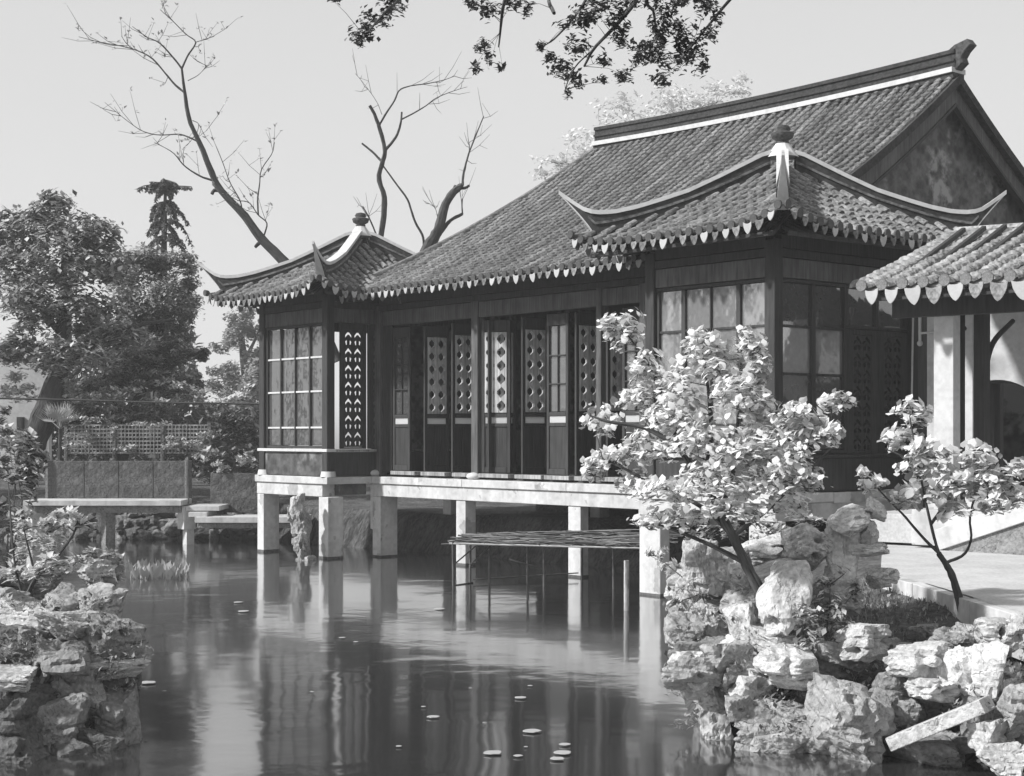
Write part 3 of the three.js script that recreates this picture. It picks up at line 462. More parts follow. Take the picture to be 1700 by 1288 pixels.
// ---------------------------------------------------------------- paved path and its kerb
{
  const H = 0.97, T = p => new THREE.Vector2(p.x, -p.z);
  const poly = [onY(1462, 946, H), onY(1740, 1032, H), onY(1790, 930, H), onY(1640, 868, H), onY(1545, 858, H), onY(1466, 888, H)];
  const s = new THREE.Shape(poly.map(T)); const g = new THREE.ExtrudeGeometry(s, { depth: 0.35, bevelEnabled: false }); g.rotateX(-Math.PI / 2); g.translate(0, H - 0.35, 0);
  struct('paved_path', uvBox(g), M.pave);
  const A = onY(1448, 950, H - 0.03), B = onY(1745, 1040, H - 0.03), k = thing('kerb', 'long worn stone kerb along the front edge of the white path', 'kerb');
  for (let i = 0; i < 3; i++) { const p = A.clone().lerp(B, i / 3 + 0.004), q2 = A.clone().lerp(B, (i + 1) / 3 - 0.004); p.y -= 0.07; q2.y -= 0.07; bar(p, q2, 0.14, 0.2, M.post, 'kerb_stone', k); }
  const C = at(1562, 880, 18.3), D = at(1760, 812, 17.2), lw = thing('low_wall', 'low pale stone edging beyond the path, partly hidden by the second shrub', 'wall');
  C.y -= 0.12; D.y -= 0.12; bar(C, D, 0.3, 0.24, M.post, 'edging_stone', lw); C.y -= 0.32; D.y -= 0.32; bar(C, D, 0.22, 0.38, M.rockD, 'footing', lw);
}

// ---------------------------------------------------------------- rocks
function rockGeo(seed, w, h, dp, { facets = 10, rough = 0.13, detail = 11, crease = 0.42, beds = 1 } = {}) { // weathered limestone: broken planes, bedding grooves, eaten hollows
  const R = rng(seed), pl = [];
  for (let i = 0; i < facets; i++) { const n = V(R() * 2 - 1, (R() * 2 - 1) * 0.5, R() * 2 - 1).normalize(); pl.push([n, 0.46 + R() * 0.42]); }
  pl.push([V((R() - 0.5) * 0.5, 1, (R() - 0.5) * 0.5).normalize(), 0.45 + R() * 0.25], [V((R() - 0.5) * 0.6, -1, (R() - 0.5) * 0.6).normalize(), 0.5 + R() * 0.3]);
  let g = new THREE.IcosahedronGeometry(1, detail); g.deleteAttribute('uv'); g.deleteAttribute('normal'); g = mergeVertices(g, 1e-4);
  const p = g.attributes.position, v = V(), o = seed * 13.7, off = seed * 3.17 % 40, tilt = (R() - 0.5) * 0.8, bf = 5 + R() * 5;
  const n3 = (x, y, z, f, s) => { x += off; z += off; const a = vnoise(x * f + 90, y * f + 90, 9999, 9999, s), b = vnoise(y * f + 70, z * f + 50, 9999, 9999, s + 1), c = vnoise(z * f + 60, x * f + 80, 9999, 9999, s + 2); return (a + b + c) / 3 * 2 - 1; };
  for (let i = 0; i < p.count; i++) {
    v.fromBufferAttribute(p, i); let r = 1;
    for (const [n, k] of pl) { const c = v.dot(n); if (c > 0.05) r = Math.min(r, k / c); }
    const q = v.clone().multiplyScalar(r), ns = n3(q.x, q.y, q.z, 1.7, seed) * 1.1 + (0.35 - Math.abs(n3(q.x, q.y * 1.5, q.z, 3.6, seed + 5)) * 2.2) * 0.7 + n3(q.x, q.y * 1.7, q.z, 8, seed + 9) * 0.45 + n3(q.x, q.y * 1.5, q.z, 17, seed + 13) * 0.2;
    const hole = Math.max(0, n3(q.x, q.y, q.z, 3, seed + 31) - 0.22), bed = Math.max(0, Math.sin((q.y + tilt * q.x + 0.12 * n3(q.x, q.y, q.z, 2.5, seed + 17)) * bf * 2) - 0.72) * beds;
    r *= 1 + ns * rough - hole * 1.5 - bed * 0.3;
    p.setXYZ(i, v.x * r * w / 1.25, v.y * r * h / 1.25, v.z * r * dp / 1.25);
  }
  const c = toCreasedNormals(g, crease); const keep = c.attributes.normal; const u = uvBox(c, o % 5); u.setAttribute('normal', keep); return u;
}
const rockAt = (px, py, w, h, d, seed, m, name, parent, o = {}) => { const k = M1(d), W2 = w * k, H2 = h * k; const r = mesh(name, rockGeo(seed, W2, H2, (o.dp ?? 0.75) * Math.max(W2, H2 * 0.7), o), m, parent, at(px, py, d)); r.rotation.set((o.rx ?? 0), (o.ry ?? -0.87), o.rz ?? 0, 'YXZ'); return r; };
{
  const RB = thing('rockery', 'right rockery of piled pale limestone along the pond edge below the shrubs', 'rockery');
  const rows = [ // px, py, width, height, distance, tone
    [1154, 1003, 54, 48, 13.6, 'rock'], [1176, 1046, 62, 66, 13, 'rockC'], [1233, 1038, 56, 80, 12.5, 'rockC'], [1156, 1092, 50, 48, 12.9, 'rock'], [1205, 1100, 74, 62, 12.4, 'rockC'], [1243, 1148, 92, 72, 12, 'rockC'], [1194, 1160, 62, 66, 12.2, 'rock'], [1166, 1140, 44, 54, 12.7, 'rockB'], [1196, 1212, 44, 74, 12, 'rock'], [1176, 1190, 34, 50, 12.6, 'rockB'],
    [1298, 1218, 118, 104, 11.6, 'rockB'], [1252, 1185, 60, 70, 12.2, 'rockD'], [1283, 1064, 66, 36, 12.2, 'rock'], [1350, 1150, 80, 70, 11.9, 'rockD'], [1340, 1105, 70, 60, 12.1, 'rockB'], [1455, 1215, 110, 80, 11.5, 'rockD'], [1480, 1150, 70, 56, 11.5, 'rockD'], [1540, 1250, 120, 70, 11.2, 'rockD'], [1604, 1112, 52, 78, 11.1, 'rockC'], [1646, 1110, 46, 74, 10.9, 'rockC'], [1644, 1046, 68, 42, 11.2, 'rock'], [1690, 1050, 50, 40, 11, 'rock'], [1570, 1060, 50, 26, 11.6, 'rockB'], [1505, 1180, 40, 50, 11.3, 'rockB'],
    [1260, 915, 60, 34, 13.8, 'rockC'], [1215, 965, 62, 52, 13.3, 'rock'], [1225, 930, 46, 40, 13.5, 'rockB'], [1290, 905, 80, 30, 13.4, 'rockC'], [1390, 990, 60, 46, 12.6, 'rockB'], [1130, 965, 34, 50, 14, 'rockB'], [1125, 1040, 36, 50, 13.4, 'rockB'], [1262, 1120, 46, 40, 12.2, 'rock'], [1400, 1085, 60, 40, 12, 'rockB'],
    [1250, 1232, 50, 46, 12, 'rockD'], [1390, 1262, 90, 46, 11.6, 'rockD'], [1620, 1180, 50, 70, 11, 'rockD'],
  ];
  for (let i = 0; i < 70; i++) { const u = hash(i, 1, 71), px = 1136 + u * 545, lo = px < 1250 ? lerp(1110, 1240, (px - 1136) / 114) : px < 1500 ? 1258 : 1262 - (px - 1500) * 0.1, hi = px < 1240 ? 960 : px < 1420 ? 1085 : 1050, t = hash(i, 2, 71), py = lerp(hi, lo, t), d = lerp(12.75, 11.35, t) - (px > 1500 ? (px - 1500) * 0.006 : 0) + (px < 1200 ? 0.7 * (1 - t) + 0.35 : 0), s = 22 + 34 * hash(i, 3, 71); rows.push([px, py, s * 1.3, s, d + 0.12, ['rock', 'rockB', 'rockD', 'rockC', 'rockB'][i % 5]]); }
  rows.forEach(([px, py, w, h, d, m], i) => rockAt(px, py, w * 1.12, h * 1.12, d, 300 + i, M[m], 'stone', RB, { rz: (hash(i, 3, 9) - 0.5) * 0.7, detail: w > 60 ? 11 : 7, facets: 8 + i % 4, ry: hash(i, 5, 2) * 3 }));
  const one = (label, name, a, o = {}) => { const r = rockAt(...a, name, null, o); tag(r, label, 'rock'); return r; };
  one('tall narrow upright rock at the back left of the right rockery', 'upright_rock', [1166, 938, 52, 120, 13.3, 401, M.rock], { rough: 0.2 });
  one('smooth white rounded boulder leaning beside the shrub trunk', 'boulder', [1300, 986, 80, 112, 12.2, 402, M.rockC], { rz: 0.25, rough: 0.08, facets: 6, beds: 0.3 });
  one('broad pale sloping rock behind the white boulder', 'sloping_rock', [1345, 912, 104, 58, 13, 403, M.rockC], { rz: 0.4, rough: 0.1 });
  one('flat white slab rock overhanging a dark hollow in front of the shrub', 'flat_rock', [1308, 1108, 124, 56, 11.8, 404, M.rockC], { rz: -0.18, rough: 0.1, facets: 12 });
  one('big rough mossy boulder at the water line in the middle of the right rockery', 'mossy_boulder', [1398, 1192, 140, 128, 11.3, 405, M.rockB], { rough: 0.2, detail: 12 });
  one('flat-topped pale rock above the mossy boulder', 'flat_rock', [1436, 1064, 104, 54, 11.8, 406, M.rock], { facets: 13, rough: 0.1 });
  one('wide flat rock at the edge of the soil bed above the stone slab', 'flat_rock', [1538, 1094, 118, 58, 11.3, 407, M.rock], { facets: 13, rough: 0.1 });
  one('thin tilted white rock resting just above the long stone slab', 'tilted_rock', [1546, 1146, 96, 36, 11.1, 408, M.rockC], { rz: 0.12, rough: 0.08 });
  one('small pale rock lowest at the right edge of the picture', 'small_rock', [1672, 1262, 84, 56, 10.2, 409, M.rock]);
  one('round pale rock below the right end of the long stone slab', 'small_rock', [1640, 1220, 66, 60, 10.5, 410, M.rock]);
  one('pale rock at the right edge beside the end of the slab', 'small_rock', [1684, 1178, 76, 76, 10.6, 411, M.rockB]);
  // rock pierced by two holes
  const PR = thing('pierced_rock', 'tall pale rock pierced by dark holes beside the end of the white path', 'rock');
  const lump = (px, py, w, h, seed, o) => rockAt(px, py + 8, w * 0.92, h * 0.92, 12.9, seed, M.rockC, 'stone', PR, o);
  lump(1396, 905, 34, 120, 501, { rough: 0.14 }); lump(1408, 856, 70, 34, 502, { rz: -0.3 }); lump(1442, 872, 34, 44, 503, {}); lump(1440, 905, 70, 22, 504, { rz: 0.2 }); lump(1398, 955, 60, 60, 505, {}); lump(1460, 950, 60, 34, 506, {}); lump(1452, 840, 40, 36, 507, { rz: 0.5 });
  // long stone slab at an angle to the water
  const a = at(1484, 1232, 10.9), b = at(1640, 1168, 10.55); const sl = bar(a, b, 0.2, 0.1, M.rock, 'stone_slab', scene); sl.name = numbered('stone_slab'); tag(sl, 'long narrow stone slab sloping down toward the water under the rocks', 'slab'); sl.scale.x = 1.3;

  const LB = thing('rockery', 'dark left rockery of ledges and boulders rising from the pond at the lower left', 'rockery');
  [[35, 1024, 92, 44, 12.2, 'rock'], [105, 1010, 84, 52, 12.4, 'rockB'], [170, 1008, 84, 48, 12.3, 'rockB'], [122, 1038, 76, 34, 12, 'rock'], [176, 1054, 80, 74, 12, 'rockD'], [186, 1108, 74, 26, 11.9, 'rock'], [182, 1142, 80, 76, 12.1, 'rockE'], [95, 1096, 110, 70, 11.9, 'rockD'], [24, 1124, 84, 28, 11.6, 'rock'], [126, 1156, 60, 78, 11.8, 'rockB'], [176, 1186, 60, 62, 11.8, 'rockD'], [212, 1196, 46, 98, 11.9, 'rockD'], [198, 1244, 50, 60, 11.7, 'rockD'], [96, 1212, 90, 76, 11.6, 'rockD'], [40, 1190, 76, 70, 11.5, 'rockE'], [30, 1256, 80, 70, 11.2, 'rockE'], [116, 1262, 80, 60, 11.4, 'rockE'], [20, 1070, 80, 60, 12, 'rockE'], [60, 1150, 70, 60, 11.7, 'rockE'], [150, 1100, 60, 50, 12, 'rockD'], [160, 1250, 60, 60, 11.6, 'rockE'], [5, 1000, 60, 40, 12.4, 'rockB'], [60, 1062, 70, 36, 12, 'rockB'], [214, 1150, 30, 60, 12.1, 'rockE']].forEach(([px, py, w, h, d, m], i) => rockAt(px, py, w * 1.14, h * 1.18, d, 600 + i, M[m], 'stone', LB, { rz: (hash(i, 13, 9) - 0.5) * 0.5, facets: 9 + i % 4, ry: hash(i, 15, 2) * 3 }));  // lower stones take darker rock tones, partly shade put into the colour
  one('small pale rock with leaves on the shore behind the left rockery', 'shore_rock', [165, 952, 64, 56, 14, 701, M.rock], { rough: 0.2 });
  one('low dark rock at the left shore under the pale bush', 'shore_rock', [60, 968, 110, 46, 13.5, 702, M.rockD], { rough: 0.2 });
  // thin weathered stone standing in the water under the far pavilion
  const SR = thing('slender_rock', 'thin knobbly stone standing in the water between the first two deck posts', 'rock');
  [[495, 838, 20, 26], [490, 852, 16, 18], [499, 868, 18, 26], [504, 884, 22, 22], [498, 902, 20, 20], [502, 918, 16, 18], [513, 932, 16, 14], [506, 945, 22, 26]].forEach(([px, py, w, h], i) => rockAt(px, py, w * 1.35, h * 1.6, 28.9, 720 + i, i % 3 ? M.rockB : M.rock, 'stone', SR, { detail: 4, rough: 0.22 }));
}

// ---------------------------------------------------------------- zigzag bridge, far walls, wire
{
  const B = thing('zigzag_bridge', 'low stone zigzag bridge with dark slab parapet at the far left of the pond', 'bridge');
  const seg = (pxa, pxb, py, d, th, name, m, dz = 0) => { const a = at(pxa, py, d), b = at(pxb, py, d); a.y -= th / 2; b.y -= th / 2; return bar(a, b, 1.1, th, m, name, B); };
  seg(52, 310, 829, 33.3, 0.11, 'deck_slab', M.deck); seg(318, 372, 838, 33.4, 0.1, 'step', M.deck); seg(332, 512, 856, 33, 0.12, 'deck_slab', M.deck); seg(322, 352, 848, 33.2, 0.1, 'step', M.deck);
  seg(52, 310, 838, 33.5, 0.14, 'bearer', M.rockD); seg(336, 512, 866, 33.3, 0.1, 'bearer', M.rockD);
  for (let i = 0; i < 4; i++) { const x0 = 84 + i * 57.2, a = at(x0 + 0.3, 797, 33.9), b = at(x0 + 56.6, 797, 33.9); bar(a, b, 0.09, 0.83, M.rockE, 'parapet_panel', B); }
  for (const px of [82, 312]) { const a = at(px, 797, 33.88); mesh('parapet_post', bx(0.13, 0.86, 0.13), M.rockE, B, a); }
  { const a = at(350, 818, 34), b = at(432, 818, 34); bar(a, b, 0.09, 0.85, M.rockE, 'parapet_panel', B); }
  for (const [px, py0, py1, w] of [[310, 840, 878, 0.28], [313, 872, 920, 0.18], [60, 840, 905, 0.3], [180, 842, 906, 0.22], [505, 864, 912, 0.2]]) { const a = at(px, (py0 + py1) / 2, 33.1); mesh('pier', bx(w, M1(33.1) * (py1 - py0), w), px === 180 || px === 505 ? M.rockD : M.post, B, a); }
  { const a = at(313, 758, 33.2); mesh('rail_post', tube([a, at(313, 836, 33.2)], [0.022, 0.022], 6), M.stick, B); }
  const rw = thing('retaining_wall', 'stone retaining wall, under-bridge shade put into its tone, along the bank behind the zigzag bridge', 'wall');
  for (let i = 0; i < 22; i++) for (let j = 0; j < 3; j++) { const a = at(-60 + i * 28 + j * 13, 892 - j * 20, 34.9 + j * 0.15); const s = mesh('stone', rockGeo(800 + i * 3 + j, 0.62, 0.42, 0.5, { detail: 4 }), i % 3 ? M.rockE : M.rockD, rw, a); s.rotation.y = i; }  // dark tone is the shadow below the bridge, put into the stone colour
  // white wall far left
  const a = at(-80, 680, 41), b = at(84, 680, 41), ww = thing('white_wall', 'bright white garden wall behind the leaning tree trunk at the far left', 'wall');
  bar(a, b, 0.25, 3.0, M.wall, 'wall', ww); a.y += 1.56; b.y += 1.56; bar(a, b, 0.5, 0.12, M.ridge, 'coping', ww);
  const sl = at(35, 712, 40.8); mesh('slot_window', bx(0.14, 0.62, 0.3), M.woodDark, ww, sl).rotation.y = 0.87;
  const w = mesh('wire', tube([at(-10, 661, 33), at(120, 664, 32.5), at(260, 668, 32), at(444, 671, 31)], [0.022, 0.022, 0.022, 0.022], 5, 0, 1, 4), M.woodDark); tag(w, 'thin dark wire stretched from the left edge to the far pavilion', 'wire');
}

// ---------------------------------------------------------------- brushwood trellis in the pond
{
  const T = thing('brushwood_trellis', 'low trellis of sticks on thin poles standing in the pond before the deck', 'trellis');
  const c = [at(752, 902, 24), at(1078, 911, 22.9), at(1130, 886, 24), at(800, 890, 25)], R = rng(91), S = [], Pt = (u, v) => c[0].clone().lerp(c[1], u).lerp(c[3].clone().lerp(c[2], u), v);
  for (let i = 0; i < 300; i++) { const v = R(), u0 = R() * 0.95 - 0.08, l = 0.08 + R() * 0.3, a = Pt(u0, v), b = Pt(Math.min(1.05, u0 + l), clamp(v + (R() - 0.5) * 0.3, 0, 1)); a.y += (R() - 0.3) * 0.11; b.y += (R() - 0.3) * 0.11; const m = a.clone().lerp(b, 0.5); m.y += (R() - 0.3) * 0.05; S.push(tube([a, m, b], [0.012, 0.011, 0.006], 4)); }
  const st = mesh('sticks', merge(S.filter((_, i) => i % 3)), M.stick, T); mesh('sticks', merge(S.filter((_, i) => i % 3 === 0)), M.stickMid, T).userData.kind = 'stuff'; st.userData.kind = 'stuff';
  for (const [u0, v0, u1, v1] of [[-0.02, 0, 1.0, 0.02], [0, 0.5, 1, 0.5], [0, 1, 1, 1], [0, 0, 0, 1], [0.45, 0, 0.5, 1], [1, 0, 1, 1]]) mesh('rail', tube([Pt(u0, v0), Pt((u0 + u1) / 2, (v0 + v1) / 2).add(V(0, 0.03 * Math.sin(u0 * 9 + v1 * 5), 0)), Pt(u1, v1)], [0.017, 0.015, 0.011], 6, 0.3, 5, 4), v0 === 0 && u1 > 0.9 && u0 < 0 ? M.stickPale : M.stick, T);
  for (const [px, d, py] of [[752, 24, 900], [781, 24.4, 898], [813, 24.5, 900], [876, 24.2, 903], [903, 23.9, 900], [1018, 23.5, 905], [966, 24.6, 900]]) { const a = at(px, py, d), b = a.clone().setY(-0.7); b.x += (hash(px, 1, 1) - 0.5) * 0.05; mesh('pole', tube([b, a], [0.02, 0.018], 6), M.stick, T); }
  { const a = at(1040, 930, 20.6), b = a.clone().setY(-0.7); mesh('pole', tube([b, a], [0.036, 0.036], 8), M.stickPale, T); }
  for (const [x0, y0, d0, x1, y1, d1] of [[752, 972, 24, 785, 967, 24.4], [785, 962, 24.4, 960, 951, 25.2], [845, 928, 24, 905, 945, 24], [780, 938, 24, 812, 908, 24.5], [756, 935, 24, 790, 906, 24.3]]) mesh('brace', tube([at(x0, y0, d0), at(x1, y1, d1)], [0.013, 0.011], 5), M.stick, T);
}

// ---------------------------------------------------------------- leaves
class Leaves {
  constructor(seed) { this.P = []; this.I = []; this.R = rng(seed); }
  add(p, q, s, kind) {
    const S = kind === 'maple' ? MAPLE : kind === 'lobed' ? LOBED : kind === 'broad' ? BROAD : kind === 'blade' ? BLADE : OVAL, o = this.P.length / 3, v = V();
    for (const [x, y, z] of S.pts) { v.set(x * s, y * s, z * s).applyQuaternion(q).add(p); this.P.push(v.x, v.y, v.z); }
    for (const k of S.idx) this.I.push(o + k);
  }
  geo() { const g = new THREE.BufferGeometry(); g.setAttribute('position', new THREE.Float32BufferAttribute(this.P, 3)); g.setIndex(this.I); g.computeVertexNormals(); return g; }
}
const OVAL = { pts: [[0, 0, 0], [0.26, 0.45, 0.06], [0, 1, -0.08], [-0.26, 0.45, 0.06], [0, 0.45, -0.03]], idx: [0, 1, 4, 1, 2, 4, 2, 3, 4, 3, 0, 4] };
const BLADE = { pts: [[-0.04, 0, 0], [0.04, 0, 0], [0.05, 0.5, 0.04], [-0.05, 0.5, 0.04], [0, 1, -0.12]], idx: [0, 1, 2, 0, 2, 3, 3, 2, 4] };
const MAPLE = (() => { const pts = [[0, 0.34, 0]], idx = [], tips = [[0.16, 0.3], [0.72, 0.72], [1.35, 0.98], [1.5708 + 0.36, 0.36]]; // five-lobed leaf
  const ring = [[0, 0, 0.02]]; const lob = [[-0.2, 0.62], [0.55, 0.85], [1.5708, 1.0], [2.59, 0.85], [3.34, 0.62]];
  lob.forEach(([a, r], i) => { const cx = Math.cos(a), sy = Math.sin(a); ring.push([cx * r, 0.34 + sy * r * 0.9, -0.1 * r]); if (i < 4) { const b = (a + lob[i + 1][0]) / 2; ring.push([Math.cos(b) * 0.3, 0.34 + Math.sin(b) * 0.3, 0.04]); } });
  ring.forEach(p => pts.push(p)); for (let i = 1; i < pts.length; i++) idx.push(0, i, i === pts.length - 1 ? 1 : i + 1);
  return { pts, idx }; })();
const BROAD = { pts: [[0, 0, 0], [0.3, 0.25, 0.04], [0.36, 0.6, -0.02], [0, 1.05, -0.2], [-0.36, 0.6, -0.02], [-0.3, 0.25, 0.04], [0, 0.45, 0.06]], idx: [6, 0, 1, 6, 1, 2, 6, 2, 3, 6, 3, 4, 6, 4, 5, 6, 5, 0] };
const LOBED = { pts: [[0, 0, 0], [0.1, 0.3, 0.03], [0.34, 0.56, -0.12], [0.2, 0.6, -0.02], [0, 1.05, -0.2], [-0.2, 0.6, -0.02], [-0.34, 0.56, -0.12], [-0.1, 0.3, 0.03], [0, 0.45, -0.03]], idx: [8, 0, 1, 8, 1, 2, 8, 2, 3, 8, 3, 4, 8, 4, 5, 8, 5, 6, 8, 6, 7, 8, 7, 0] };
function leafGeo(kind) { const l = new Leaves(1); l.add(V(), new THREE.Quaternion(), 1, kind); return l.geo(); }
const LEAF_GEO = { maple: leafGeo('maple'), lobed: leafGeo('lobed'), broad: leafGeo('broad'), oval: leafGeo('oval') };
function leafTurn(R, droop, out) { // a leaf hangs outwards from its twig and droops a little
  const q = new THREE.Quaternion(), e = new THREE.Euler(-Math.PI / 2 + droop + (R() - 0.5) * 1.3, out + (R() - 0.5) * 2.6, (R() - 0.5) * 0.9, 'YXZ'); return q.setFromEuler(e);
}
/* plant: clumps are [px, py, rx, ry, d] in photo pixels and metres; leaves sit on short twigs round the clumps */
function foliage(root, clumps, { seed, n, size, kind = 'oval', mats, singles = 0, twigR = 0.006, twigMat = M.bark, droop = 0.3, flat = 0.55, sub = 7, spread = 0.42, deep = 1, from }) {
  const R = rng(seed), sets = mats.map((_, i) => new Leaves(seed + i)), tw = []; let area = 0; for (const c of clumps) area += c[2] * c[3];
  const gs = () => (R() + R() + R()) / 1.5 - 1, list = [];
  for (const [px, py, rx, ry, d] of clumps) {
    const k = M1(d), c = at(px, py, d), cnt = Math.max(6, Math.round(n * rx * ry / area)), subs = [];
    const ns = Math.max(3, Math.round(sub * Math.sqrt(rx * ry) / 45));
    for (let i = 0; i < ns; i++) { let x, y, z; do { x = R() * 2 - 1; y = R() * 2 - 1; z = R() * 2 - 1; } while (x * x + y * y + z * z > 1); const l = 0.55 + 0.45 * R(); const h = Math.hypot(x, y, z) || 1; const f = l / h * Math.sqrt(h); subs.push(c.clone().addScaledVector(Rt, x * f * rx * k).addScaledVector(F, z * f * rx * k * deep).add(V(0, y * f * ry * k, 0))); }
    const grown = []; if (from) for (const s of subs) { let o = from(s), bd = o.distanceTo(s); for (const e of grown) { const dd = e.distanceTo(s) * 1.15; if (dd < bd) { bd = dd; o = e; } } const m = o.clone().lerp(s, 0.55); m.y += 0.06 * o.distanceTo(s); m.x += (R() - 0.5) * 0.16 * bd; m.z += (R() - 0.5) * 0.16 * bd; grown.push(m, s); tw.push(tube([o, m, s], [twigR * 1.6, twigR, twigR * 0.5], 4, 0.2, seed)); }
    for (let i = 0; i < cnt; i++) { const s = subs[(R() * ns) | 0], w = rx * k * spread; const p = s.clone().addScaledVector(Rt, gs() * w).addScaledVector(F, gs() * w).add(V(0, gs() * Math.min(w, ry * k * spread * 1.3) * flat * 1.6, 0)); const out = Math.atan2(p.x - c.x, p.z - c.z); list.push([p, leafTurn(R, droop, out), size * (0.5 + R() * 0.95), (R() * mats.length) | 0]); }
  }
  if (singles) { const toCam = list.map((l, i) => [l[2] / Math.max(1, Math.hypot(l[0].x, l[0].z)) * (0.9 + 0.2 * hash(i, 1, seed)), i]).sort((a, b) => b[0] - a[0]).slice(0, singles); const pick = new Set(toCam.map(a => a[1])); list.forEach(([p, q, s, m], i) => { if (!pick.has(i)) return; const o = mesh('leaf', LEAF_GEO[kind], mats[m], root, p); o.quaternion.copy(q); o.scale.setScalar(s); }); list.forEach(([p, q, s, m], i) => { if (!pick.has(i)) sets[m].add(p, q, s, kind); }); }
  else list.forEach(([p, q, s, m]) => sets[m].add(p, q, s, kind));
  sets.forEach((s, i) => { if (s.P.length) { const o = mesh('foliage', s.geo(), mats[i], root); o.userData.kind = 'stuff'; } });
  if (tw.length) { const o = mesh('twigs', merge(tw), twigMat, root); o.userData.kind = 'stuff'; }
}
function limb(root, name, pts, r0, r1, m, seed = 1, seg = 7) { return mesh(name, tube(pts, pts.map((_, i) => lerp(r0, r1, i / (pts.length - 1))), seg, 0.25, seed, 3), m, root); }
const pxs = (a, d, dj = 0) => a.map(([x, y], i) => at(x, y, d + dj * i));
const nearest = paths => s => { let b = null, q = 1e9; for (const p of paths) for (const v of p) { const e = v.distanceToSquared(s) + (v.y > s.y ? 0.4 : 0) * 0.1; if (e < q) { q = e; b = v; } } return b; };
function dense(path, n = 6) { return new THREE.CatmullRomCurve3(path).getPoints(n * path.length); }

